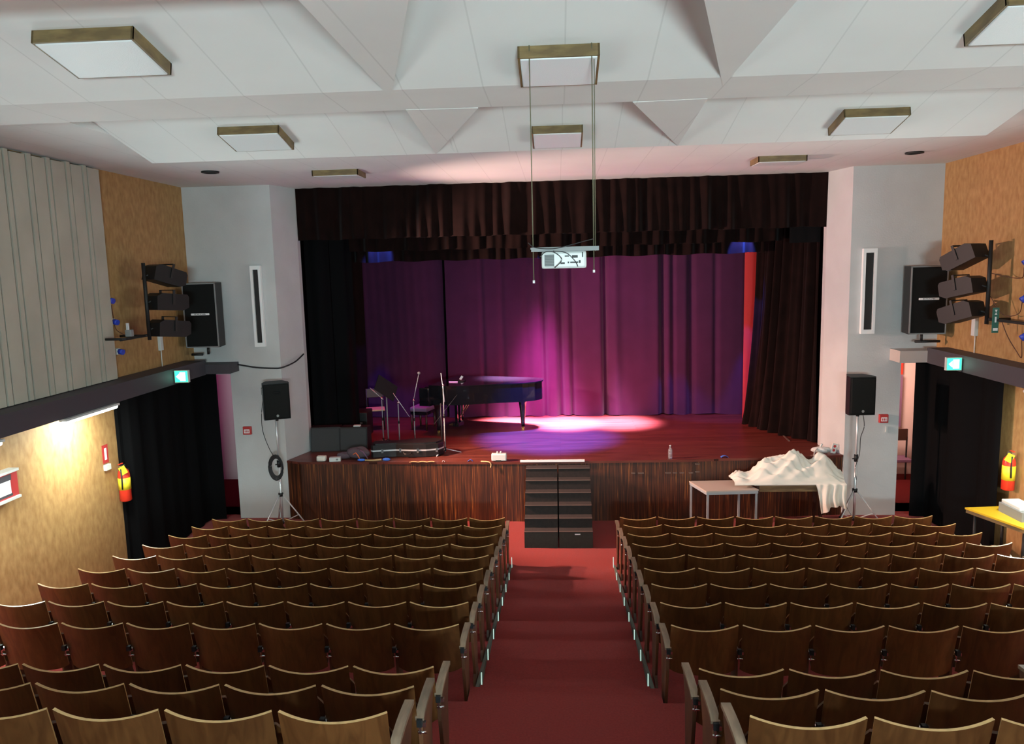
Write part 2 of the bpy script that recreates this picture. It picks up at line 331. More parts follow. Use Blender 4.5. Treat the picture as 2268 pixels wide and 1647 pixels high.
# backstage rooms behind the side openings
b = MB(); b.bb(5.76, 7.6, 16.4, 16.5, -.1, 3.2, 'backroom'); b.bb(7.5, 7.6, 13.9, 16.4, -.1, 3.2, 'backroom'); b.bb(5.76, 7.6, 13.9, 16.5, 3.1, 3.2, 'backroom'); S(b.build('wall_backstage_right'))
b = MB(); b.bb(-7.6, -5.76, 16.4, 16.5, -.1, 3.2, 'backroom'); b.bb(-7.6, -7.5, 13.9, 16.4, -.1, 3.2, 'backroom'); b.bb(-7.6, -5.76, 13.9, 16.5, 3.1, 3.2, 'backroom'); S(b.build('wall_backstage_left'))
S(MB().bb(5.76, 7.6, 13.9, 16.5, -.1, 0, 'carpet_dark').build('floor_backstage_right'))
S(MB().bb(-7.6, -5.76, 13.9, 16.5, -.1, 0, 'carpet_dark').build('floor_backstage_left'))
# ledges over the side walls and doorways
def ledge(s, X, inner, m_front):
    b = MB(); b.bb(X, inner, -7, 13.3, 2.77, 3.03, 'ledge'); b.bb(X, s * 5.83 if s < 0 else 5.72, 13.3, YF, 2.78, 2.95 if s < 0 else 2.98, m_front)
    b.bb(inner - s * .012, inner, -7, 13.3, 2.98, 3.03, 'ledge'); return b
S(ledge(-1, XL, -6.27, 'ledge').build('trim_1'))
S(ledge(1, XR, 6.17, 'ledge_light').build('trim_2'))
# cream fluted panelling on the upper left wall
b = MB(); y = 11.02; k = 0
while y > -6.9:
    wd = (.30, .10, .27, .11)[k % 4]; dp = (.11, .113, .107, .115)[k % 4]
    b.bb(XL, XL + dp, y - wd + .03, y, 3.04, 6.06 + .02 * (k % 2), 'slat'); y -= wd; k += 1
b.bb(XL, XL + .05, -6.9, 11.0, 3.04, 6.08, 'slat_dark')
p = b.build('wall_panelling'); S(p); p.name = 'wall_left_panelling'

# ------------------------------------------------------------------ stage
st = empty('stage', 'raised wooden stage with a streaky brown veneer front', 'stage', (0, 13.5, 0))
LIP = [(-5.04, 13.66), (-4.75, 13.55), (-.67, 13.40), (2.3, 13.47), (3.6, 13.56), (4.99, 13.70)]
BK = [(4.83, 14.38), (4.83, 14.58), (5.58, 14.58), (5.58, 18.28), (-5.58, 18.28), (-5.58, 14.58), (-4.85, 14.58), (-4.85, 14.38)]
def loc(p, z): return (p[0], p[1] - 13.5, z)
b = MB(); b.prism([loc(p, 1.06) for p in LIP + BK], (0, 0, .04), 'stage_floor'); b.build('stage_floor', st)
fr = MB(); ins = [(x, y + .02) for x, y in LIP]
fr.prism([loc(p, 0) for p in ins] + [loc((x, y + .03), 0) for x, y in ins[::-1]], (0, 0, 1.06), 'veneer'); fr.build('front_panel', st)
for x in (1.27, 1.42, 1.9, 2.0, 2.12, 2.28):
    yy = 13.43 + max(0, x - 2.3) * .07; MB().bb(x - (.06 if x in (1.42, 1.9) else .03), x + .04, yy - .012 - 13.5, yy + .03 - 13.5, .865, .88, 'nosing').build('handle', st)
for z in (1.02, .88): MB().bb(2.36, 2.44, -.045, .01, z - .007, z + .007, 'nosing').build('handle', st)
MB().bb(2.32, 2.324, -.02, .01, .55, 1.06, 'wood_dark').build('panel_joint', st)
# white bar lying on the stage lip over the steps
tag(MB().bb(-.72, .42, 13.39, 13.43, 1.10, 1.135, 'tape').build('white_bar'), 'straight white bar along the stage edge above the steps', 'bar')
# ------------------------------------------------------------------ portable steps, two units
def steps(x0, x1, lab, mark):
    t = empty('stage_steps', lab, 'steps', ((x0 + x1) / 2, 12.1, 0), 0, 'carpeted steps up to the stage')
    hw = (x1 - x0) / 2 - .006
    for i in range(6):
        z = .275 + .157 * i; y0 = .2 * i
        b = MB(); b.bb(-hw, hw, y0, 1.27, z - .157 if i else 0, z - .012, 'step' if i else 'stepbase'); b.bb(-hw, hw, y0 - .012, min(1.27, y0 + .215), z - .012, z, 'step'); b.build('step', t)
        MB().bb(-hw, hw, y0 - .016, y0 + .004, z - .003, z + .006, 'nosing').build('nosing', t)
    if mark: MB().bb(-.02, .07, -.02, -.006, .225, .24, 'tape').build('white_tag', t)
steps(-.615, -.06, 'left half of the dark carpeted steps in front of the stage', False)
steps(-.05, .505, 'right half of the dark carpeted steps, with a small white tag', True)
# ------------------------------------------------------------------ curtains
def fold(seed, dens=1.0, amp=.05):
    r = random.Random(seed); ph = [(r.uniform(.6, 1.6) * dens * 9, r.uniform(0, 6.28), r.uniform(.4, 1)) for _ in range(5)]
    n = sum(a for _, _, a in ph)
    return lambda x: amp * sum(a * math.sin(f * x + p) for f, p, a in ph) / n * 1.8
def curtain(name, pts, z0, z1, m, seed, dens=1, amp=.05, n=None, lab=None, cat='curtain', group=None, hem=.0, nz=14, taper=0, parent=None, flare=0):
    """pleated cloth hung along a plan polyline"""
    pts = [V((*p, 0)) for p in pts]; Ls = [(b - a).length for a, b in zip(pts, pts[1:])]; T = sum(Ls); f = fold(seed, dens, amp)
    f2 = fold(seed + 50, dens * .35, amp)
    def at(d):
        for i, l in enumerate(Ls):
            if d <= l or i == len(Ls) - 1:
                t = (pts[i + 1] - pts[i]) / l; return pts[i] + t * min(d, l), V((t.y, -t.x, 0))
            d -= l
    def fn(u, v):
        p, nn = at(u * T); z = z0 + (z1 - z0) * v
        a = f(u * T) * (1 - taper * v) + f2(u * T + .15 * (1 - v)) * .6
        a += .08 * amp * math.sin(u * T * 31 + v * 3)
        q = p + nn * (a + flare * (1 - v) ** 2); zz = z + (hem * math.sin(u * T * 7 + seed) if v == 0 else 0)
        return (q.x, q.y, zz)
    b = MB(); b.grid(fn, n or max(24, int(T * 34)), nz, m, thick=.006)
    o = b.build(name, parent, fix=False)
    if lab: tag(o, lab, cat, group)
    return o
curtain('backdrop_curtain', [(-5.1, 17.75), (-2.63, 17.75)], 1.11, 5.9, 'purple', 3, .22, .05, lab='burgundy backdrop curtain left of the dark vertical split', group='stage backdrop curtains')
# right backdrop with its broad shallow folds placed where the photograph has them
FX = [(-.72, .05, .09), (-.35, .13, .06), (.02, .16, .07), (.28, .11, .05), (1.02, .20, .05), (1.28, -.05, .10), (2.32, .17, .06), (2.55, .08, .05), (2.95, .12, .07), (3.5, .06, .06), (-1.3, .04, .06), (-1.75, .05, .05)]
def bf(u, v):
    x = -2.56 + u * 6.75; d = sum(a * math.exp(-((x - c - .03 * (1 - v)) / wd) ** 2) for c, a, wd in FX) * (1.05 - .35 * v)
    d += .010 * math.sin(x * 4.3 + 1) + .0025 * math.sin(x * 19)
    return (x, 17.58 + d, 1.11 + 4.8 * v + (.012 * math.sin(x * 6) if v == 0 else 0))
tag(MB().grid(bf, 300, 14, 'purple', thick=.006).build('backdrop_curtain', fix=False), 'burgundy backdrop curtain with broad folds right of the dark split', 'curtain', 'stage backdrop curtains')
curtain('curtain_leg', [(4.02, 17.1), (4.42, 17.0)], 1.11, 5.8, 'redcloth', 9, 1, .02, lab='narrow bright red curtain strip beside the right stage leg')
curtain('curtain_leg', [(-4.86, 14.82), (-4.4, 15.0), (-4.12, 15.45)], 1.11, 5.9, 'blackcloth', 12, 1.4, .05, lab='black velvet leg curtain at the left of the stage opening', group='stage leg curtains')
curtain('curtain_leg', [(-5.1, 16.1), (-4.6, 16.75), (-4.3, 17.0)], 1.11, 5.9, 'velvet', 14, 1.5, .05, lab='dark brown velvet leg curtain in the left wing')
def leg_r(u, v):
    # gathered leg: sweeps outward to the left at its foot
    x0, y0 = 4.86, 14.7; x1, y1 = 4.16 - .22 * (1 - v) ** 2.5, 16.6
    x = x0 + (x1 - x0) * u; y = y0 + (y1 - y0) * u; d = .075 * math.sin(u * 42 + .8 * math.sin(v * 3)) + .03 * math.sin(u * 95 + 1)
    if v == 0: d *= 1.2
    return (x - d * .9 - .16 * math.sin(u * math.pi) * (1 - v), y - d * .35, 1.11 + 4.8 * v)
tag(MB().grid(leg_r, 150, 16, 'velvet', thick=.006).build('curtain_leg', fix=False), 'dark brown velvet leg curtain gathered in folds at the stage right side', 'curtain')
curtain('curtain_leg', [(4.3, 14.85), (4.8, 14.66)], 4.85, 5.9, 'blackcloth', 21, 1.4, .05, lab='short black velvet drape in the upper right of the stage opening')
curtain('valance', [(-4.84, 14.44), (4.82, 14.44)], 5.12, 6.07, 'velvet', 31, 2.6, .06, n=700, lab='black pleated velvet valance across the top of the stage opening', cat='valance', hem=.008, taper=.5)
curtain('border_curtain', [(-4.08, 15.2), (4.3, 15.2)], 4.90, 5.75, 'velvet', 32, 2.3, .07, n=460, lab='first brown pleated border curtain behind the valance', cat='border curtain', hem=.01)
curtain('border_curtain', [(-4.25, 15.8), (4.1, 15.8)], 4.70, 5.65, 'velvet', 33, 2.4, .07, n=460, lab='lowest brown pleated border curtain, hanging behind the other one', cat='border curtain', hem=.012)
curtain('door_curtain', [(-6.63, 11.05), (-6.5, 11.16), (-6.52, 13.4), (-6.5, 13.6), (-6.24, 13.64)], .01, 2.76, 'blackcloth', 41, 1, .04, lab='black curtain covering the side doorway under the left ledge', group='side doorway curtains')
curtain('door_curtain', [(6.13, 13.62), (6.36, 13.58), (6.38, 13.3), (6.37, 11.34)], .01, 2.76, 'blackcloth', 42, 1, .04, lab='black curtain covering the side doorway under the right ledge', group='side doorway curtains')
S(MB().bb(XL, XL + .05, 11.02, 11.12, 0, 2.77, 'blackcloth').build('trim_3'))
# ------------------------------------------------------------------ ceiling luminaires
def ceil_light(c, zsurf, tilt, lab, w=.64, d=.5):
    t = empty('ceiling_light', lab, 'ceiling light', (c[0], c[1], zsurf), 0, 'square ceiling lights'); t.rotation_euler = (-tilt, 0, 0)
    b = MB()
    for x0, x1, y0, y1 in ((-w / 2, w / 2, -d / 2, -d / 2 + .014), (-w / 2, w / 2, d / 2 - .014, d / 2), (-w / 2, -w / 2 + .014, -d / 2, d / 2), (w / 2 - .014, w / 2, -d / 2, d / 2)): b.bb(x0, x1, y0, y1, -.085, .03, 'oak')
    b.build('frame', t); b = MB(); b.bb(-w / 2 + .016, w / 2 - .016, -d / 2 + .016, d / 2 - .016, -.092, -.03, 'diffuser', .01); b.build('diffuser', t)
TL = math.atan(SL)
for x, y, E, lab in ((-3.04, 5.33, 6.10, 'large ceiling light in a wooden frame at the upper left'), (0.03, 5.75, 6.10, 'ceiling light behind the projector rods, nearest the top of the picture'),
                     (3.08, 5.38, 6.10, 'ceiling light cut off by the upper right corner'), (-3.33, 8.75, 9.47, 'ceiling light over the left seats, in the second panel'),
                     (0.02, 8.99, 9.47, 'ceiling light with red glowing ends over the aisle, nearest the stage'), (3.37, 8.87, 9.47, 'ceiling light over the right seats, in the second panel')):
    if abs(x) < 1: ceil_light((x, y), pz(E, y), TL, lab, .56, .44)
    else: ceil_light((x, y), pz(E, y), TL, lab, .68, .5)
ceil_light((-3.4, 12.3), 6.085, 0, 'ceiling light close to the valance on the left', .72, .5)
ceil_light((3.38, 12.35), 6.085, 0, 'ceiling light close to the valance on the right', .72, .5)
for x, y, lab in ((-5.25, 11.8, 'small dark round ceiling recess on the left near the stage'), (5.33, 12.2, 'small dark round ceiling recess on the right near the stage')):
    tag(MB().lathe([(.13, 0), (.13, -.02), (.10, -.025), (.10, -.01), (.02, -.008)], (0, 0, 0), 'dark').build('ceiling_vent', None, (x, y, 6.083)), lab, 'ceiling vent', 'round ceiling recesses')
# ------------------------------------------------------------------ fluorescent fittings
for s, X in ((-1, -6.29), (1, 6.17)):
    for i, y in enumerate(TUBES[:3] if s < 0 else TUBES[:2]):
        near = ('nearest the stage' if i == 0 else 'second from the stage' if i == 1 else 'third from the stage')
        t = empty('wall_light', 'lit fluorescent tube under the %s ledge, %s' % ('left' if s < 0 else 'right', near), 'fluorescent light', (X - s * .03, y, 2.77), 0, 'fluorescent lights under the ledges')
        MB().bb(-.05, .05, 0, 1.2, -.03, 0, 'white').build('housing', t)
        MB().cyl((0, .02, -.045), (0, 1.18, -.045), .03, 'tube').build('tube', t)
# ------------------------------------------------------------------ seats
HW = .260
def backrest_fn(u, v):
    x = (u - .5) * 2 * HW; q = 1 - (x / HW) ** 2
    zt = .866 - .028 * q; zb = .42 + .03 * (abs(x / HW) ** 6)
    z = zb + (zt - zb) * v; tap = 1 - .012 * (1 - v)
    return (x * tap, -.056 * q + .10 * (.862 - z) / .44, z)
b = MB(); b.grid(backrest_fn, 14, 8, 'ply', thick=-.015, edge='edge'); bb_ = b.build('backrest')
bb_mesh = bb_.data; bpy.data.objects.remove(bb_)
def seat_fn(u, v):
    x = (u - .5) * 2 * .235; z = .43 + .25 * v; r = 1 - .12 * max(0, v - .75) * 4 * abs(x / .235) ** 3
    return (x * r, .17 + .05 * math.sin(v * 3.1) - .03 * (1 - (x / .235) ** 2), z)
seat0 = MB().grid(seat_fn, 10, 8, 'ply', thick=.016).build('seat')
PIT = .56
def side_prof(): return [(0, .10, 0), (0, .36, 0), (0, .36, .05), (0, .32, .08), (0, .34, .45), (0, .42, .60), (0, .42, .655), (0, .04, .655), (0, .05, .45), (0, .14, .1)]
side1 = MB().prism([(-.009, y, z) for y, z in ((.12, 0), (.32, 0), (.30, .06), (.27, .3), (.26, .55), (.09, .59), (.11, .3))], (.018, 0, 0), 'sidewood').build('side_panel')
side0 = MB().prism([(-.012, y, z) for _, y, z in side_prof()], (.024, 0, 0), 'sidewood').build('side_panel')
b = MB(); b.grid(lambda u, v: ((u - .5) * .050, .02 + v * .40, .675 + .012 * math.sin(v * 3.14) - .02 * max(0, .12 - v) * 8), 2, 10, 'armwood', thick=.024); arm0 = b.build('armrest')
b = MB(); b.grid(lambda u, v: ((u - .5) * .026, .075 + v * .14, .60 + .01 * math.sin(v * 3.14)), 2, 8, 'sidewood', thick=.02); arm1 = b.build('armrest')
b = MB(); b.bb(-.014, .034, .02, .05, .60, .625, 'chrome'); b.cyl((-.014, .035, .56), (.034, .035, .56), .008, 'chrome'); b.bb(-.014, .016, .0, .03, .61, .652, 'black'); b.bb(-.005, .005, .028, .04, .55, .63, 'chrome'); br0 = b.build('bracket')
protos = dict(seat=seat0.data, side_panel=side0.data, side_panel_in=side1.data, armrest=arm0.data, armrest_in=arm1.data, bracket=br0.data)
for o in (seat0, side0, side1, arm0, arm1, br0): bpy.data.objects.remove(o)
ORD = ['first', 'second', 'third', 'fourth', 'fifth', 'sixth', 'seventh', 'eighth', 'ninth', 'tenth', 'eleventh', 'twelfth']
def child(name, mesh, parent, x=0):
    o = bpy.data.objects.new(name, mesh); COL.objects.link(o); o.parent = parent; o.location.x = x; return o
def make_seat(aisle, end=0):
    t = bpy.data.objects.new('theatre_seat', None); COL.objects.link(t); t.empty_display_size = .1
    child('backrest', bb_mesh, t); child('seat', protos['seat'], t)
    sides = (-1,) if not aisle else (-1, 1)
    for s in sides:
        for n in ('side_panel', 'armrest', 'bracket'): child(n, protos[n + '_in' if n != 'bracket' and s != end else n], t, s * PIT / 2)
    return t
proto_mid, proto_aisle = make_seat(False), make_seat(True, 1)
first = {0: proto_mid, 1: proto_aisle, 2: make_seat(False, -1)}; last = dict(first)
NR = [8] * 9
for r in range(12):
    for side in (-1, 1):
        n = 8 if r < 9 else {(9, -1): 6, (10, -1): 5, (11, -1): 4, (9, 1): 4, (10, 1): 4, (11, 1): 3}[(r, side)]
        if r < 9:
            # only the seats the frame can show
            n = 8 if r < 5 else {-1: (8, 8, 8, 7), 1: (8, 7, 7, 6)}[side][r - 5]
            if side < 0: n = (8, 8, 8, 8)[r - 5] if r >= 5 else 8
        for k in range(n):
            x = (-1.104 - PIT * k) if side < 0 else (1.114 + PIT * k)
            al = (k == 0 and side < 0) or (side > 0 and k == n - 1)
            kd = 2 if (k == 0 and side > 0) else int(al)
            if first[kd] is not None: t = first[kd]; first[kd] = None
            else: t = copy_tree(last[kd])
            t.location = (x, ROWY[r], ROWF[r] + .002)
            tag(t, 'brown plywood folding seat, %s block, %s row from stage, %s from centre aisle' % ('left' if side < 0 else 'right', ORD[r], ORD[k]), 'theatre seat', 'plywood theatre seats')
# pale step lights at the foot of the aisle end panels
for r in range(8):
    for s in (-1, 1):
        t = tag(MB().bb(-.004, .004, -.014, .014, 0, .155, 'strip').build('step_light', None, (s * .764, ROWY[r] + .16, max(0.03, ROWF[r] - .055))),
                'thin pale green step light by the %s row from stage, %s of the aisle' % (ORD[r], 'left' if s < 0 else 'right'), 'step light', 'step lights along the centre aisle')
# ------------------------------------------------------------------ projector hung on two rods over the aisle
PY = 5.55
rig = empty('projector_mount', 'grey projector shelf hanging from the ceiling on two long thin rods', 'projector mount', (.05, PY, 4.655))
MB().box((0, 0, 0), (.47, .30, .012), 'grey', Matrix.Rotation(.02, 3, 'Y')).bb(-.23, .235, -.152, -.146, -.018, .012, 'grey').build('shelf', rig)
for x, bot, tp in ((-.22, -.215, 1.50), (.205, -.15, 1.50)):
    MB().cyl((x, -.02, bot), (x, -.02, tp), .0036, 'rope', n=8).cyl((x, -.02, bot - .02), (x, -.02, bot), .008, 'tape', n=8).build('rod', rig)
MB().cyl((.218, .01, -.02), (.222, .0, 1.46), .003, 'rope', n=6).build('rod', rig)
pj = empty('projector', 'white projector seen from behind, hanging under the grey shelf', 'projector', (.045, PY, 4.642))
MB().bb(-.155, .155, -.12, .13, -.122, -.004, 'white', .018).build('body', pj)
b = MB(); b.bb(-.135, -.068, -.125, -.119, -.105, -.025, 'dusty')
for i in range(7): b.bb(-.132, -.071, -.128, -.124, -.1 + i * .011, -.096 + i * .011, 'grey')
b.build('vent_grille', pj)
b = MB()
for x, z, a, c in ((.02, -.038, .03, .008), (.075, -.042, .04, .018), (-.01, -.086, .03, .012), (.03, -.082, .01, .012), (.07, -.082, .055, .010), (.128, -.03, .008, .035), (.108, -.078, .012, .02)): MB().bb(x - a / 2, x + a / 2, -.125, -.117, z - c / 2, z + c / 2, 'dark').build('port', pj)
def wire(name, pts, r, m, lab, cat='cable', group=None, n=8, sub=8):
    P = [V(p) for p in pts]; out = []
    for i in range(len(P) - 1):
        p0, p1, p2, p3 = P[max(i - 1, 0)], P[i], P[i + 1], P[min(i + 2, len(P) - 1)]
        for k in range(sub):
            t = k / sub; out.append(.5 * ((2 * p1) + (p2 - p0) * t + (2 * p0 - 5 * p1 + 4 * p2 - p3) * t * t + (3 * p1 - p0 - 3 * p2 + p3) * t ** 3))
    out.append(P[-1]); return tag(MB().tube(out, r, m, n).build(name), lab, cat, group)
wire('cable', [(-.20, PY - .17, 4.70), (-.15, PY - .175, 4.665), (-.03, PY - .17, 4.655), (.08, PY - .175, 4.675), (.18, PY - .172, 4.70), (.255, PY - .03, 4.72)], .0028, 'cable', 'black cable lying along the projector shelf')
wire('cable', [(-.12, PY - .165, 4.60), (-.08, PY - .17, 4.635), (-.02, PY - .165, 4.63), (.03, PY - .16, 4.58), (-.02, PY - .155, 4.525)], .0028, 'cable', 'looped black cable hanging over the projector vent')
wire('cable', [(-.03, PY - .165, 4.64), (.06, PY - .16, 4.625), (.12, PY - .155, 4.57), (.14, PY - .145, 4.53)], .0026, 'cable', 'black cable drooping across the projector sockets')
# ------------------------------------------------------------------ loudspeakers
def pa(x0, x1, X, lab):
    s = 1 if X > 0 else -1
    t = empty('wall_speaker', lab, 'loudspeaker', ((x0 + x1) / 2, 13.15, 3.27), s * -.04, 'large wall speakers'); hw = (x1 - x0) / 2
    MB().prism([(-hw, 0, 0), (hw, 0, 0), (hw * .8, .42, 0), (-hw * .8, .42, 0)], (0, 0, 1.12), 'dark').build('cabinet', t)
    MB().bb(-hw + .02, hw - .02, -.018, 0, .025, 1.095, 'grille').build('grille', t)
    b = MB()
    for a in ((-hw, -hw + .018, 0, 1.12), (hw - .018, hw, 0, 1.12), (-hw, hw, 0, .02), (-hw, hw, 1.1, 1.12)): b.bb(a[0], a[1], -.024, 0, a[2], a[3], 'grey')
    b.build('trim', t)
    pl = MB().bb(-.16, .16, -.028, -.018, .565, .60, 'tape', .008).build('name_plate', t); pl.name = 'badge'
    ceil_text('EXOB', .038, .001, 'black', t, (0, -.030, .5825), (math.pi / 2, 0, 0), 'lettering').scale = (2.0, .75, 1)
    MB().cyl((0, .2, -.14), (0, .2, 0), .022, 'dark').cyl((-.1, .2, -.14), (s * .30, .2, -.14), .022, 'dark').build('bracket', t)
pa(5.78, 6.36, 1, 'large black wall speaker with white badge beside the right flood lights')
pa(-6.50, -5.92, -1, 'large black wall speaker with white badge beside the left flood lights')
def tripod(x, y, ztop, lab, rz):
    t = empty('speaker_stand', lab, 'speaker stand', (x, y, 0), rz)
    MB().cyl((0, 0, .12), (0, 0, 1.2), .021, 'alu').build('lower_pole', t); MB().cyl((0, 0, 1.2), (0, 0, ztop), .016, 'alu').build('upper_pole', t)
    MB().cyl((0, 0, 1.15), (0, 0, 1.27), .032, 'black').cyl((-.06, 0, 1.2), (0, 0, 1.2), .012, 'black').build('clamp', t)
    MB().cyl((0, 0, .62), (0, 0, .68), .042, 'black').build('hub', t); MB().cyl((0, 0, .12), (0, 0, .17), .03, 'black').build('lower_hub', t)
    for k in range(3):
        a = math.radians(90 + 120 * k); c, s = math.cos(a), math.sin(a)
        lg = MB().cyl((.03 * c, .03 * s, .65), (.50 * c, .50 * s, .02), .012, 'alu').build('leg', t)
        MB().cyl((.50 * c, .50 * s, .001), (.505 * c, .505 * s, .035), .018, 'black').build('rubber_foot', lg)
        MB().cyl((.02 * c, .02 * s, .15), (.30 * c, .30 * s, .285), .008, 'alu').build('brace', t)
    return t
tripod(-4.95, 13.02, 2.08, 'aluminium tripod stand under the left portable speaker', .5)
tripod(4.965, 13.05, 2.02, 'aluminium tripod stand under the right portable speaker', .1)
def speaker(x, y, z, rz, lab, w=.42, h=.64, side=False):
    t = empty('portable_speaker', lab, 'loudspeaker', (x, y, z), rz); hw = w / 2
    MB().prism([(-hw, -.17, 0), (hw, -.17, 0), (hw, -.02, 0), (hw * .62, .19, 0), (-hw * .62, .19, 0), (-hw, -.02, 0)], (0, 0, h), 'black').build('cabinet', t)
    MB().bb(-hw + .008, hw - .008, -.20, -.165, .012, h - .012, 'grille', .025).build('grille', t)
    MB().cyl((0, -.201, .07), (0, -.207, .07), .022, 'grey').build('badge', t)
    MB().cyl((0, 0, -.05), (0, 0, 0), .026, 'black').build('pole_socket', t)
    if side:
        MB().bb(-hw - .01, -hw, -.1, .02, h - .2, h - .08, 'grey', .01).build('handle', t)
        MB().lathe([(.05, 0), (.06, .012), (.035, .02), (.02, .005)], (0, 0, 0), 'black').build('horn', t).location = (0, -.2, h - .16)
    return t
speaker(4.965, 13.05, 1.975, 0.04, 'black portable speaker facing the seats on the right tripod')
speaker(-4.93, 13.02, 2.03, .45, 'black portable speaker turned aside on the left tripod', .44, .63, True)
coil = MB()
for k in range(5):
    r = .115 + .012 * k; coil.tube([(r * .8 * math.cos(a * .314 + k), -.02 - .008 * k, 1.4 * r * math.sin(a * .314 + k)) for a in range(21)], .009, 'cable', 6, False)
tag(coil.build('cable_coil', None, (-4.96, 12.95, 1.17)), 'black cable coil hanging on the left speaker stand', 'cable coil')
wire('cable', [(-5.13, 13.0, 2.45), (-5.19, 13.0, 2.1), (-5.18, 12.98, 1.8), (-5.08, 12.96, 1.5), (-4.98, 12.93, 1.34)], .006, 'cable', 'thin black cable looping down beside the left speaker stand')
wire('cable', [(5.06, 13.1, 2.0), (5.10, 13.1, 1.75), (5.04, 13.08, 1.55), (5.0, 13.0, 1.3), (4.93, 12.98, 1.05), (4.96, 12.99, .85)], .006, 'cable', 'thin black cable looping down beside the right speaker stand')
wire('cable', [(-5.83, 13.66, 2.90), (-5.5, 13.67, 2.84), (-5.2, 13.67, 2.82), (-5.02, 13.67, 2.83), (-4.86, 13.9, 2.90), (-4.82, 14.3, 3.0)], .014, 'cable', 'sagging dark cable on the white wall above the left speaker')
# ------------------------------------------------------------------ wall fittings
for x0, x1, z0, z1, lab in ((-5.48, -5.29, 3.22, 4.67, 'tall narrow white-framed slot on the left white wall'), (5.19, 5.42, 3.25, 4.70, 'tall narrow white-framed slot on the right white wall')):
    t = empty('wall_vent', lab, 'wall vent', ((x0 + x1) / 2, 13.69, z0), 0, 'narrow wall slots'); hw = (x1 - x0) / 2; h = z1 - z0
    b = MB()
    for a in ((-hw, -hw + .045, 0, h), (hw - .045, hw, 0, h), (-hw + .045, hw - .045, 0, .07), (-hw + .045, hw - .045, h - .07, h)): b.bb(a[0], a[1], -.06, .01, a[2], a[3], 'sign_white')
    b.build('frame', t); MB().bb(-hw + .04, hw - .04, -.02, .005, .06, h - .06, 'dark').build('grille', t)
for x, z, lab in ((-5.745, 1.60, 'red fire alarm call point on the left white wall'), (5.645, 1.68, 'red fire alarm call point on the right white wall')):
    t = empty('fire_alarm', lab, 'fire alarm', (x, 13.69, z), 0, 'fire alarm call points'); MB().bb(-.075, .075, -.05, .01, 0, .15, 'sign_red', .008).build('box', t)
    b = MB(); b.bb(-.05, .05, -.056, -.048, .03, .10, 'sign_white'); b.build('window_plate', t)
    b = MB(); b.bb(-.035, -.02, -.06, -.055, .045, .085, 'sign_red'); b.bb(-.005, .01, -.06, -.055, .045, .085, 'sign_red'); b.bb(.022, .035, -.06, -.055, .045, .085, 'sign_red'); b.build('marking', t)
tag(MB().bb(5.69, 5.72, 13.675, 13.695, 1.50, 1.61, 'white').build('switch_cover'), 'small white strip below the right fire alarm', 'switch')
for x0, x1, lab in ((-6.255, -6.03, 'lit green exit sign at the end of the left ledge'), (6.15, 5.93, 'lit green exit sign at the end of the right ledge')):
    t = empty('exit_sign', lab, 'exit sign', ((x0 + x1) / 2, 12.15, 2.80), 0, 'lit exit signs'); s = 1 if x0 < 0 else -1
    MB().bb(-.115, .115, 0, .06, 0, .2, 'white').build('housing', t)
    MB().bb(-.105, .105, -.006, 0, .01, .19, 'exitg').build('panel', t)
    MB().bb(-.02, .07, -.010, -.006, .03, .17, 'exitw').prism([(-.03, -.010, .05), (-.03, -.010, .15), (-.085, -.010, .10)], (0, .004, 0), 'exitw').build('pictogram', t)
def extinguisher(x, y, z, s, lab):
    t = empty('fire_extinguisher', lab, 'fire extinguisher', (x, y, z), 0, 'wall fire extinguishers')
    MB().lathe([(.07, 0), (.085, .012), (.085, .40), (.072, .46), (.035, .50), (.025, .52)], (0, 0, 0), 'red').build('cylinder', t)
    MB().lathe([(.0865, .15 if s > 0 else .18), (.0865, .36)], (0, 0, 0), 'yellow', 20).build('label', t)
    MB().bb(-.02, .02, -.09, .02, .52, .56, 'chrome').cyl((0, 0, .5), (0, 0, .55), .02, 'black').bb(-.012, .012, -.11, -.01, .575, .585, 'red').build('valve', t)
    MB().tube([(0, -.03, .54), (s * -.02, -.1, .50), (s * -.03, -.11, .35), (s * -.02, -.10, .2)], .011, 'cable').build('hose', t)
    MB().box((s * -.05, -.09, .49), (.10, .01, .12), 'yellow', Matrix.Rotation(.5 * s, 3, 'Y')).build('tag', t)
    MB().bb(-.03, .03, .0, .10 if s < 0 else .08, .44, .47, 'dark').build('bracket', t)
extinguisher(-6.53, 10.92, 1.20, -1, 'red fire extinguisher with yellow label by the left doorway curtain')
extinguisher(6.39, 11.18, 1.20, 1, 'red fire extinguisher with yellow label by the right doorway curtain')
t = empty('extinguisher_sign', 'small red sign above the left fire extinguisher', 'sign', (-6.645, 10.72, 1.84)); MB().bb(0, .006, -.10, .04, 0, .27, 'sign_red').build('plate', t)
MB().bb(.006, .009, -.055, -.005, .05, .22, 'sign_white').build('pictogram', t); tag(MB().bb(-6.645, -6.60, 10.62, 10.74, 1.74, 1.82, 'white').build('switch_box'), 'small white box under the red extinguisher sign', 'switch box')
t = empty('fire_hose_cabinet', 'red-framed cabinet with white panel on the lower left wall', 'hose cabinet', (-6.65, 8.3, 1.93))
MB().bb(0, .10, -.45, .43, .03, .33, 'sign_red').build('box', t); MB().bb(0, .13, -.45, .43, .33, .36, 'white').build('top_edge', t); MB().bb(0, .13, -.45, .43, 0, .03, 'white').build('bottom_edge', t)
MB().bb(.10, .106, -.40, .30, .08, .24, 'sign_white').build('panel', t); b = MB(); b.bb(.10, .104, -.42, .32, .24, .31, 'ledge'); b.bb(.10, .104, -.42, .32, .05, .08, 'ledge'); b.build('dark_strip', t)  # dark strips above and below the white panel
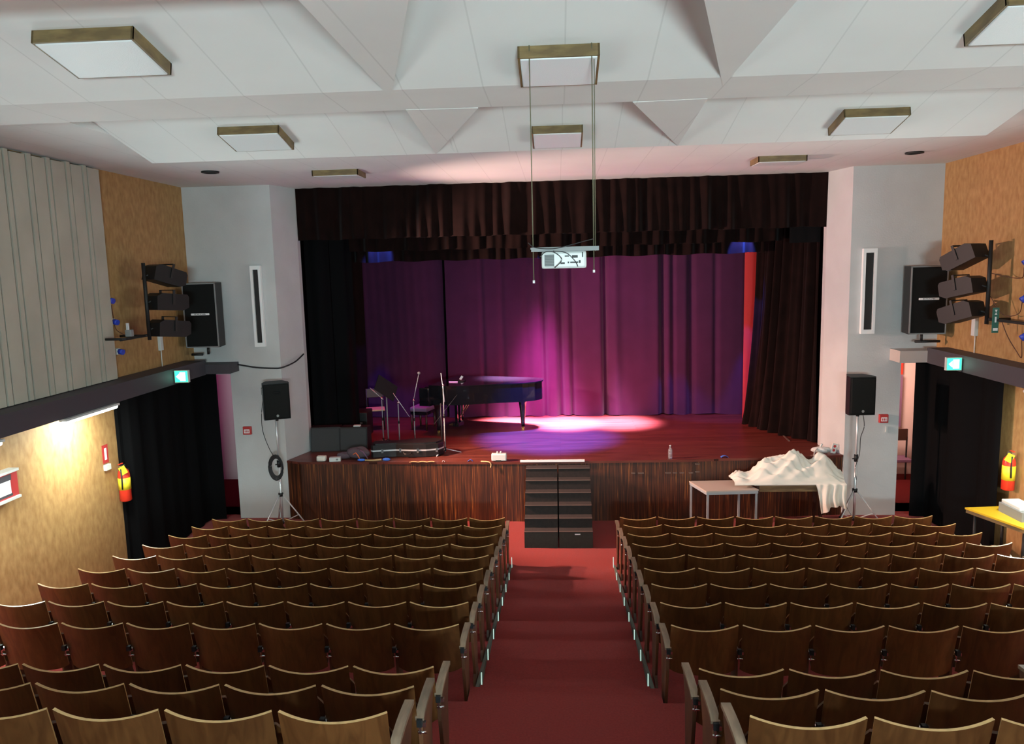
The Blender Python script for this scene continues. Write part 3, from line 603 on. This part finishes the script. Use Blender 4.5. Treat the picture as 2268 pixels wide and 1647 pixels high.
# flood light banks on the side walls
def bank(s, lab, px, py, z0, z1, arms, rl=.72):
    t = empty('light_stand_bar', lab, 'lighting bar', (px, py, z0), 0, 'wall lighting bars')
    MB().cyl((0, 0, -.05), (0, 0, z1 - z0), .028, 'dark').build('pole', t)
    MB().cyl((s * .04, .06, .02), (s * .04, -rl, .02), .022, 'dark').build('rail', t)
    for fx, fy, fz in arms: MB().cyl((0, 0, fz - z0), (fx - px, fy - py, fz - z0 + .10), .014, 'dark').build('arm', t)
    for yy in (-.05, -rl + .1): MB().cyl((0, yy, .02), (s * (abs((XL if s < 0 else XR)) - abs(px)), yy, .02), .018, 'dark').build('wall_arm', t)
bank(-1, 'vertical pole and rail carrying the three left flood lights', -6.22, 11.42, 3.62, 4.73, [(-6.05, 11.72, z) for z in (4.53, 4.13, 3.72)])
bank(1, 'vertical pole and rail carrying the three right flood lights', 6.2, 11.62, 3.60, 4.75, [(5.98, 11.92, z) for z in (4.52, 4.08, 3.71)], 1.5)
def flood(x, y, z, rz, tilt, lab, lit=False, L=.56, w=.30, h=.26):
    lens = 'lit_lens' if lit else 'lens'
    t = empty('flood_light', lab, 'stage light', (x, y, z), rz, 'wall flood lights'); t.rotation_euler = (tilt, 0, rz)
    MB().prism([(0, -L / 2, -h / 2), (0, -L / 2, h / 2 - .05), (0, -L / 2 + .09, h / 2), (0, L / 2 - .03, h / 2 - .01), (0, L / 2, h / 2 - .05), (0, L / 2, -h / 2 + .05), (0, L / 2 - .1, -h / 2)], (w, 0, 0), 'black').build('housing', t).location.x = -w / 2
    MB().cyl((0, L / 2 - .01, 0), (0, L / 2 + .015, 0), .10, lens).build('lens', t)
    MB().bb(-w / 2 - .015, -w / 2 - .006, -.02, .02, -.04, h / 2 + .05, 'dark').bb(w / 2 + .006, w / 2 + .015, -.02, .02, -.04, h / 2 + .05, 'dark').bb(-w / 2 - .015, w / 2 + .015, -.02, .02, h / 2 + .045, h / 2 + .055, 'dark').build('yoke', t)
for z, tl, n in ((4.53, -.28, 'topmost'), (4.13, -.08, 'middle'), (3.72, -.10, 'lowest')):
    flood(-6.05, 11.72, z, -.45, tl, 'black flood light, %s of three on the left wall' % n, lit=z != 4.13)
for z, tl, n in ((4.52, -.42, 'topmost'), (4.08, -.22, 'middle'), (3.71, -.30, 'lowest')):
    flood(5.98, 11.92, z, .42, tl, 'black flood light, %s of three on the right wall' % n)
def onwall(name, x0, x1, y0, y1, z0, z1, m, lab, cat, grp=None): return tag(MB().bb(x0, x1, y0, y1, z0, z1, m, .006).build(name), lab, cat, grp)
for y, z, n in ((10.72, 4.15, 'upper'), (10.78, 3.83, 'middle'), (10.85, 3.38, 'lower')):
    t = empty('power_socket', 'blue power socket on the left wall beside the panelling, %s one' % n, 'power socket', (-6.65 if y > 11 else -6.65, y + .35, z), 0, 'blue wall sockets')
    MB().bb(0, .06, -.04, .04, 0, .09, 'white').build('backplate', t); MB().cyl((.06, 0, .045), (.13, -.01, .03), .042, 'blue').build('plug', t)
for y, z, n in ((11.1, 4.42, 'upper'), (11.1, 3.92, 'middle'), (11.05, 3.40, 'lower')):
    t = empty('power_socket', 'blue power socket at the right picture edge, %s one' % n, 'power socket', (6.5, y - .05, z), 0, 'blue wall sockets')
    MB().bb(-.07, 0, -.07, .07, 0, .15, 'white').build('backplate', t); MB().cyl((-.07, 0, .05), (-.15, .02, -.01), .045, 'blue').build('plug', t)
wire('cable', [(-6.56, 11.06, 4.12), (-6.6, 11.15, 3.95), (-6.6, 11.2, 3.75), (-6.5, 11.3, 3.65)], .006, 'brown', 'thin brown cable hanging from the upper left blue socket')
wire('cable', [(6.22, 11.6, 4.28), (6.4, 11.45, 4.22), (6.42, 11.2, 4.22), (6.36, 11.07, 4.36)], .006, 'brown', 'thin brown cable running to the upper right blue socket')
wire('cable', [(6.22, 11.6, 3.95), (6.3, 11.4, 3.70), (6.4, 11.2, 3.72), (6.36, 11.06, 3.9)], .006, 'brown', 'thin brown cable sagging to the middle right blue socket')
wire('cable', [(6.24, 11.3, 3.6), (6.3, 11.25, 3.4), (6.4, 11.2, 3.2), (6.42, 11.1, 3.12), (6.36, 11.02, 3.38)], .006, 'brown', 'thin brown cable drooping from the right lighting rail')
onwall('cable_box', -6.65, -6.60, 12.45, 12.54, 3.30, 3.62, 'white', 'short white trunking on the left wall under the flood lights', 'cable trunking', 'white wall trunkings')
onwall('cable_box', 6.44, 6.5, 12.4, 12.5, 3.30, 3.62, 'white', 'short white trunking on the right wall under the flood lights', 'cable trunking', 'white wall trunkings')
MB().cyl((-6.63, 12.5, 3.03), (-6.63, 12.5, 3.3), .008, 'white').build('conduit', bpy.data.objects['cable_box']); MB().cyl((6.48, 12.45, 3.0), (6.48, 12.45, 3.3), .008, 'white').build('conduit', bpy.data.objects['cable_box.001'])
t = empty('green_notice', 'narrow dark green notice with white arrow signs by the right lighting rail', 'sign', (6.20, 11.4, 3.44)); MB().bb(-.045, .045, -.01, .0, 0, .36, 'green').build('plate', t)
MB().prism([(-.018, -.012, .33), (.018, -.012, .33), (0, -.012, .29)], (0, .002, 0), 'sign_white').prism([(-.018, -.012, .26), (.018, -.012, .26), (0, -.012, .29)], (0, .002, 0), 'sign_white').bb(-.012, .01, -.012, -.01, .15, .23, 'sign_white').bb(-.03, .035, -.012, -.01, .03, .07, 'sign_white').build('marking', t)
t = empty('dimmer_pack', 'small grey-green device standing on the left lighting rail', 'device', (-6.26, 10.95, 3.665)); MB().bb(-.045, .045, -.04, .04, 0, .10, 'grey', .008).build('body', t); MB().bb(-.02, .02, -.045, -.02, .10, .20, 'alu', .004).build('upper_part', t)

# ------------------------------------------------------------------ grand piano and stool
SZ = 1.10
pn = empty('grand_piano', 'black closed grand piano on the stage', 'piano', (-2.50, 16.50, SZ), math.radians(-17))
out = [(0, -.74), (.42, -.74), (.62, -.71), (.85, -.60), (1.10, -.42), (1.35, -.27), (1.60, -.16), (1.82, -.04), (2.02, .16), (2.10, .40), (2.04, .62), (1.90, .73), (1.7, .75), (0, .75)]
MB().prism([(x, y, .64) for x, y in out], (0, 0, .38), 'piano').build('rim', pn)
MB().prism([(x * 1.012 - .0, y * 1.02, 1.02) for x, y in out], (0, 0, .022), 'piano').build('lid', pn)
MB().bb(-.22, .02, -.76, .76, .60, .70, 'piano').bb(-.22, 0, -.76, -.70, .68, .98, 'piano', .015).bb(-.22, 0, .70, .76, .68, .98, 'piano', .015).build('keybed', pn)
MB().prism([(-.17, -.71, .71), (-.16, -.71, .90), (-.10, -.71, 1.0), (.02, -.71, 1.0), (.02, -.71, .71)], (0, 1.42, 0), 'piano').build('fallboard', pn)
MB().bb(-.215, -.165, -.69, .69, .70, .722, 'sign_white').build('keyboard', pn)
for x, y in ((.12, -.58), (.12, .60), (1.72, .22)):
    lg = MB(); lg.lathe([(.035, .06), (.04, .12), (.048, .14), (.045, .17), (.075, .50), (.085, .58), (.10, .60), (.10, .66)], (x, y, 0), 'piano', 8); lo = lg.build('leg', pn)
    MB().cyl((x, y - .012, .03), (x, y + .012, .03), .03, 'brass').cyl((x, y, .03), (x, y, .07), .02, 'brass').build('caster', lo)
MB().bb(.28, .34, -.10, -.06, .10, .66, 'piano').bb(.28, .34, .06, .10, .10, .66, 'piano').bb(.24, .38, -.14, .14, .06, .14, 'piano').build('pedal_lyre', pn)
for y in (-.06, 0, .06): MB().bb(.12, .26, y - .012, y + .012, .07, .085, 'brass').build('pedal', pn)
MB().cyl((.31, -.08, .16), (.62, -.08, .64), .006, 'brass').cyl((.31, .08, .16), (.62, .08, .64), .006, 'brass').build('lyre_rod', pn)
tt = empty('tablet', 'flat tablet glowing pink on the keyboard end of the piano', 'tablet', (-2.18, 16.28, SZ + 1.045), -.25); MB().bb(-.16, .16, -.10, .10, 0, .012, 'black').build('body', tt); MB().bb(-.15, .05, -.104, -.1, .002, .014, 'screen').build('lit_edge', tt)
tag(MB().box((-2.12, 16.5, SZ + 1.085), (.05, .02, .09), 'tape', Matrix.Rotation(.6, 3, 'Y')).build('paper_slip'), 'tiny white paper slip standing on the piano lid', 'paper')
sl = empty('piano_stool', 'black padded piano stool left of the piano', 'stool', (-2.98, 16.42, SZ), -.25)
MB().bb(-.20, .20, -.22, .28, .40, .50, 'mauve', .035).build('cushion', sl); MB().bb(-.19, .19, -.21, .27, .33, .40, 'piano').build('frame', sl)
for x in (-.17, .17):
    for y in (-.19, .25): MB().cyl((x, y, 0), (x, y, .34), .018, 'wood_dark', .028, 10).build('leg', sl)
# ------------------------------------------------------------------ microphone and music stands
def mic(x, y, h, lab, boom=None, base='round', grp='microphone stands', m='grey'):
    t = empty('microphone_stand', lab, 'microphone stand', (x, y, SZ), 0, grp)
    MB().cyl((0, 0, .03), (0, 0, h * .55), .011, 'grey').build('lower_pole', t); MB().cyl((0, 0, h * .55), (0, 0, h), .008, 'legmetal').build('upper_pole', t)
    MB().cyl((0, 0, h * .52), (0, 0, h * .58), .017, 'black').build('clamp', t)
    if base == 'round': MB().lathe([(.13, 0), (.13, .015), (.04, .035), (.015, .06)], (0, 0, 0), 'black').build('base', t)
    else:
        for k in range(3):
            a = math.radians(base + 120 * k); MB().cyl((0, 0, .09), (.30 * math.cos(a), .30 * math.sin(a), .012), .009, 'alu').build('leg', t)
        MB().cyl((0, 0, .05), (0, 0, .12), .02, 'black').build('hub', t)
    if boom:
        MB().cyl(boom[0], boom[1], .006, 'alu').build('boom', t); MB().sph((0, 0, h), .022, 'chrome').build('joint', t)
    return t
mic(-3.52, 14.95, .92, 'microphone stand left of the music stand, with a short boom up to the left', ((.03, 0, .90), (-.22, -.02, 1.14)), 15)
mic(-3.16, 14.78, .86, 'microphone stand right of the music stand, boom pointing down to the right', ((-.12, 0, 1.10), (.22, -.02, .58)), 40)
mic(-2.90, 15.03, .86, 'slim microphone stand with a thin upright gooseneck near the piano stool', ((0, 0, .86), (.12, .03, 1.38)), 'round')
MB().sph((.125, .03, 1.40), .03, 'grey').build('microphone', [o for o in bpy.data.objects if o.name.startswith('microphone_stand')][2])
m4 = mic(-2.16, 14.12, 1.30, 'tall microphone stand in front of the piano keyboard', ((.02, 0, .98), (-.03, 0, 1.52)), 5)
MB().cyl((-.055, .02, .1), (-.06, .02, .95), .012, 'black').build('folded_boom', m4); MB().cyl((-.2, .02, .55), (.25, .05, 1.1), .004, 'cable').build('cable', m4)
ms = empty('music_stand', 'black orchestra music stand with a tilted desk', 'music stand', (-3.36, 14.68, SZ), 0)
MB().cyl((0, 0, .1), (0, 0, 1.02), .012, 'grey').build('pole', ms)
MB().box((0, .0, 1.17), (.50, .012, .33), 'black', Matrix.Rotation(.75, 3, 'Z') @ Matrix.Rotation(.62, 3, 'Y') @ Matrix.Rotation(-.35, 3, 'X')).build('desk', ms)
for k in range(3):
    a = math.radians(80 + 120 * k); MB().cyl((0, 0, .16), (.24 * math.cos(a), .24 * math.sin(a), .012), .010, 'dark').build('leg', ms)
# chair, black case and grey amplifiers at the left of the stage
c0 = empty('wooden_chair', 'dark wooden chair with orange-lit seat in the left wing', 'chair', (-4.02, 16.45, SZ), .25)
MB().bb(-.2, .2, -.2, .2, .42, .45, 'tan', .008).build('seat', c0); MB().bb(-.2, .2, .19, .215, .66, .86, 'wood_dark', .01).build('backrest', c0)  # tan seat colour stands in for orange light on the dark chair
for x in (-.18, .18):
    MB().cyl((x, -.18, 0), (x, -.18, .42), .014, 'dark').build('leg', c0); MB().cyl((x, .2, 0), (x, .2, .84), .014, 'dark').build('leg', c0)
t = empty('flight_case', 'big black flight case behind the grey amplifiers', 'flight case', (-4.3, 15.85, SZ)); MB().bb(-.30, .30, -.25, .25, 0, .52, 'black', .02).build('body', t); MB().cyl((.1, -.26, .3), (.2, -.26, .3), .012, 'grey').build('handle', t)
for x, y, w_, lab, rz in ((-3.96, 14.5, .54, 'dark grey amplifier in front of the flight case, the one nearer the music stand', -.05), (-4.53, 14.52, .56, 'dark grey amplifier in the shade beside the left white reveal', .1)):
    t = empty('amplifier', lab, 'amplifier', (x, y, SZ), rz, 'amplifiers on the stage'); MB().prism([(0, -.16, 0), (0, .16, 0), (0, .14, .46), (0, -.10, .46)], (w_, 0, 0), 'black').build('cabinet', t).location.x = -w_ / 2
    MB().prism([(0, -.170, .02), (0, -.162, .02), (0, -.11, .44), (0, -.118, .44)], (w_ - .04, 0, 0), 'amp').build('grille', t).location.x = -w_ / 2 + .02
tag(MB().bb(-3.98, -3.85, 14.45, 14.54, 1.56, 1.585, 'white', .004).build('paper_pad'), 'small white pad lying on top of an amplifier', 'pad')
# ------------------------------------------------------------------ things along the stage edge
gc = empty('instrument_case', 'long black hard instrument case with bright metal trim', 'instrument case', (-2.86, 14.02, SZ), math.radians(9))
gc.scale = (1.0, 1.1, 1.3)
co = [(-.66, -.10), (-.62, -.14), (-.2, -.13), (.12, -.22), (.35, -.24), (.58, -.20), (.68, -.06), (.68, .08), (.56, .20), (.35, .24), (.12, .22), (-.2, .13), (-.62, .14), (-.66, .1)]
MB().prism([(x, y, .01) for x, y in co], (0, 0, .085), 'case').build('base_shell', gc)
MB().prism([(x, y, .115) for x, y in co], (0, 0, .07), 'case').prism([(x * .93, y * .8, .185) for x, y in co], (0, 0, .02), 'case').build('lid', gc)
MB().prism([(x * 1.008, y * 1.02, .095) for x, y in co], (0, 0, .02), 'alu').build('metal_trim', gc)
for x in (-.45, -.12, .2, .55): MB().bb(x - .02, x + .02, -.255 if x > 0 else -.16, -.13 if x < 0 else -.2, .075, .13, 'chrome').build('latch', gc)
MB().tube([(-.06, -.20, .075), (-.05, -.24, .06), (.06, -.26, .06), (.08, -.22, .075)], .012, 'case').build('handle', gc)
bg = empty('fabric_bag', 'slumped purple-grey fabric bag with an orange strap beside the instrument case', 'bag', (-3.74, 13.82, SZ))
def bagf(u, v):
    a = u * 6.28318; r = math.sin(v * math.pi) ** .6; w2 = 1 + .08 * math.sin(3 * a + 5 * v); return (.21 * r * math.cos(a) * w2, .13 * r * math.sin(a) * w2, .005 + .19 * (1 - math.cos(v * math.pi)) / 2 * (1 + .1 * math.sin(2 * a)))
MB().grid(bagf, 28, 14, 'bag').build('body', bg); MB().tube([(-.06, -.14, .10), (-.01, -.135, .13), (.03, -.14, .08), (.06, -.145, .02)], .009, 'orange').build('strap', bg)
MB().tube([(.06, -.1, .17), (.12, -.11, .14), (.16, -.11, .08), (.19, -.08, .01)], .011, 'mauve').build('piping', bg)
tag(MB().grid(lambda u, v: tuple(V(bagf(u, v)) * .6 + V((-4.0, 13.78, SZ))), 20, 10, 'bag').build('cloth_bundle'), 'small dark cloth bundle left of the fabric bag', 'cloth bundle')
t = empty('paint_roller_tool', 'tan tool with blue cloth ends lying at the stage edge', 'tool', (-3.40, 13.56, SZ)); MB().tube([(-.15, 0, .02), (0, .01, .015), (.15, .01, .03)], .017, 'tan').build('shaft', t)
MB().sph((-.22, 0, .028), .05, 'bluecloth', (1.5, .6, .5)).build('blue_end', t); MB().sph((.24, .01, .032), .05, 'bluecloth', (1.5, .6, .6)).build('blue_end', t)
tag(MB().box((-4.37, 13.62, SZ + .05), (.17, .12, .10), 'cloth', None, .035).build('foam_block'), 'rounded pale block at the left end of the stage edge', 'block')
t = empty('paper_box', 'small white box next to the pale block', 'box', (-4.12, 13.62, SZ), .15); MB().bb(-.10, .10, -.05, .05, 0, .07, 'white').build('body', t); MB().bb(.02, .06, -.052, -.05, .02, .05, 'grey').build('print', t)
t = empty('power_box', 'cream junction box with two plugs standing on the stage edge', 'junction box', (-1.10, 13.50, SZ)); MB().bb(-.135, .135, -.06, .06, .01, .14, 'white', .02).build('body', t)
for x in (-.03, .03): MB().cyl((x, 0, .14), (x, -.01, .175), .014, 'white').build('plug', t)
MB().bb(-.06, .04, -.064, -.058, 0, .03, 'dark').build('slot', t)
wire('cable', [(-1.42, 13.44, SZ + .01), (-1.28, 13.395, SZ + .01), (-1.24, 13.385, SZ - .03), (-1.25, 13.38, SZ - .09)], .011, 'tan', 'short tan cord hanging over the stage edge by the junction box')
bt = empty('water_bottle', 'clear plastic water bottle standing on the stage edge', 'bottle', (1.94, 13.56, SZ)); MB().lathe([(.03, .001), (.036, .01), (.036, .06), (.032, .075), (.036, .09), (.036, .16), (.014, .205), (.013, .225)], (0, 0, 0), 'clear').build('body', bt); MB().cyl((0, 0, .226), (0, 0, .245), .016, 'white').build('cap', bt)
for (x, y, s_, m_, lab) in ((-1.62, 13.50, .09, 'bluecloth', 'small blue scrap lying left of the junction box'), (2.90, 13.62, .13, 'bluecloth', 'small blue scrap on the stage edge above the tables'), (-2.10, 13.46, .05, 'tape', 'tiny white scrap on the stage edge right of the tall microphone stand')):
    tag(MB().grid(lambda u, v: (x + (u - .5) * s_, y + (v - .5) * s_ * .6, SZ + .004 + .035 * math.sin(u * 3.1) * (1 - .3 * v)), 6, 4, m_, thick=.004).build('cloth_scrap'), lab, 'scrap')
tag(MB().grid(lambda u, v: (-2.72 + u * .46, 13.44 + .04 * v, SZ + .004 + .012 * abs(math.sin(u * 9))), 16, 3, 'tan', thick=.004).build('wood_shaving'), 'thin pale strip lying on the stage edge under the case', 'strip')
tag(MB().box((4.42, 15.55, SZ + .006), (.03, 1.45, .012), 'nosing', Matrix.Rotation(-.06, 3, 'Z')).build('floor_batten'), 'thin wooden batten on the stage floor near the right leg curtain', 'batten')
wb = empty('plastic_bag', 'crumpled white plastic bag at the right end of the stage', 'bag', (4.66, 13.86, SZ))
MB().grid(lambda u, v: tuple(V((.16 * math.cos(u * 6.283), .09 * math.sin(u * 6.283), 0)) * (math.sin(v * 3.14159) ** .7) * (1 + .18 * math.sin(7 * u * 6.283 + 9 * v)) + V((0, 0, .005 + .11 * (1 - math.cos(v * 3.14159)) / 2))), 36, 10, 'white').build('body', wb)
MB().tube([(-.02, 0, .11), (0, 0, .15), (.01, 0, .17)], .02, 'white').build('knot', wb)
t = empty('power_strip', 'white card with two round marks leaning on the right reveal', 'power strip', (4.87, 13.83, SZ), .2); MB().box((0, 0, .09), (.10, .02, .18), 'white', Matrix.Rotation(.25, 3, 'Y'), .006).build('body', t)
for z in (.06, .13): MB().cyl((z * .25 - .022, -.013, z), (z * .25 - .022, -.010, z), .026, 'sign_red').build('socket', t)
wire('cable', [(4.60, 13.84, SZ + .10), (4.50, 13.72, SZ + .06), (4.45, 13.62, SZ - .06), (4.36, 13.50, SZ - .16)], .010, 'white', 'white cable running from the bag down behind the cloth')
# ------------------------------------------------------------------ tables in front of the stage
def legs(parent, pts, h, r, m):
    for x, y in pts: MB().bb(x - r, x + r, y - r, y + r, 0, h, m).build('leg', parent)
t1 = empty('side_table', 'beige laminate table with grey tube legs in front of the stage', 'table', (0, 0, 0))
A, B_, C_, D_ = (2.24, 13.36), (2.42, 12.72), (3.30, 12.80), (3.12, 13.38)
MB().prism([(*p, .725) for p in (A, B_, C_, D_)], (0, 0, .022), 'laminate').build('tabletop', t1)
MB().prism([(p[0] * .985 + .04, p[1] * .992 + .1, .68) for p in (A, B_, C_, D_)], (0, 0, .045), 'legmetal').build('apron', t1)
legs(t1, [(A[0] + .03, A[1] - .03), (B_[0] + .03, B_[1] + .04), (C_[0] - .03, C_[1] + .04), (D_[0] - .02, D_[1] - .03)], .725, .017, 'legmetal')
t2 = empty('desk', 'light wooden desk with a deep front rail, half covered by the cloth', 'desk', (0, 0, 0))
MB().bb(3.26, 4.42, 12.92, 13.36, .775, .80, 'laminate').build('desktop', t2); MB().bb(3.35, 4.40, 12.96, 12.98, .66, .775, 'deskwood').build('front_rail', t2)
legs(t2, [(3.33, 12.98), (4.38, 12.98), (3.33, 13.32), (4.38, 13.32)], .775, .022, 'wood_dark')
def drape(u, v):
    # u along the desk, v from the back edge over the pile and down the front at the right end
    x = 2.92 + 1.86 * u
    hang = max(0, min(1, (u - .72) / .05)); hang = hang * hang * (3 - 2 * hang)
    prof = .012 + .43 * math.exp(-((u - .54) / .17) ** 2) + .26 * math.exp(-((u - .32) / .14) ** 2) + .10 * math.exp(-((u - .07) / .06) ** 2) + .26 * math.exp(-((u - .80) / .13) ** 2)
    n = noise.noise(V((u * 5.2, v * 3.1, 1.7))) ; rid = 1 - abs(noise.noise(V((u * 5 + v * 6, v * 2.2 - u * 2.2, 4.1)))) * 2.6
    if v < .6:
        w_ = v / .6; yb = 13.33 - .45 * w_; sh = math.sin(min(1, w_ * 1.02) * math.pi) ** .55 if w_ < 1 else 0
        fr_ = 1 - w_; sh = max(sh * (.45 + .75 * fr_), .0)
        rid2 = 1 - abs(noise.noise(V((u * 9 - v * 11, v * 3 + u * 3, 9.3)))) * 3
        z = .812 + prof * sh * (1 + .35 * n) + (.075 * rid + .045 * rid2) * sh * (.4 + .6 * min(1, prof * 5))
        if hang > 0: z += hang * .10 * (1 - w_)
        return (x + .05 * n, yb + .03 * n, z)
    w_ = (v - .6) / .4; L = .60 * hang * (.80 + .2 * math.sin(u * 12)) + .010
    pl = .035 * math.sin(u * 75 + 1.2 * math.sin(w_ * 3)) * hang
    return (x + .04 * n * (1 - w_) + .06 * w_ * hang * (.86 - u) * 3, 12.88 - .03 * hang + pl * (.3 + w_) - .02 * hang * w_, .812 - L * w_ - .004)
tag(MB().grid(drape, 150, 90, 'cloth', thick=.005).build('dust_sheet', fix=False), 'crumpled cream cloth heaped on the desk and hanging to the floor', 'cloth')
# yellow table with a white box, right
ty = empty('yellow_table', 'yellow-topped table in the right side aisle', 'table', (0, 0, 0)); Q = [(5.72, 11.00), (6.02, 10.10), (6.46, 10.10), (6.30, 11.05)]
MB().prism([(*p, .975) for p in Q], (0, 0, .025), 'tabley').build('tabletop', ty); MB().prism([(p[0] * .97 + .185, p[1] * .985 + .16, .925) for p in Q], (0, 0, .05), 'oak').build('apron', ty)
for x, y in ((5.83, 10.93), (6.08, 10.2), (6.36, 10.2), (6.22, 10.95)): MB().cyl((x, y, .0 if y > 10.9 else .105), (x, y, .975), .02, 'dark').build('leg', ty)
wb2 = empty('equipment_box', 'white and grey box standing on the yellow table', 'box', (6.22, 10.62, 1.0), .05); MB().bb(-.12, .15, -.28, .22, 0, .13, 'grey').build('body', wb2); MB().bb(-.10, .14, -.20, .20, .13, .18, 'white', .01).build('lid', wb2)
# backstage glimpses
tag(MB().bb(6.96, 7.09, 16.30, 16.38, 2.14, 2.42, 'red', .01).bb(6.98, 7.03, 16.29, 16.31, 2.2, 2.38, 'orange').build('fire_sign_box'), 'red and orange panel seen through the right backstage opening', 'panel')
curtain('hanging_cloth', [(6.88, 16.25), (7.06, 16.25)], 1.05, 2.14, 'mauve', 77, 2, .02, lab='mauve cloth hanging behind the right backstage opening', cat='cloth')
t = empty('backstage_chair', 'dark brown chair under the mauve cloth backstage', 'chair', (6.93, 16.0, 0)); MB().bb(-.2, .2, -.2, .2, .40, .46, 'mauve', .01).build('seat', t); MB().bb(-.2, .17, -.02, .02, .82, 1.06, 'wood_dark', .01).build('backrest', t)
for x in (-.18, .15): MB().bb(x, x + .02, -.02, .02, 0, .9, 'dark').build('leg', t)
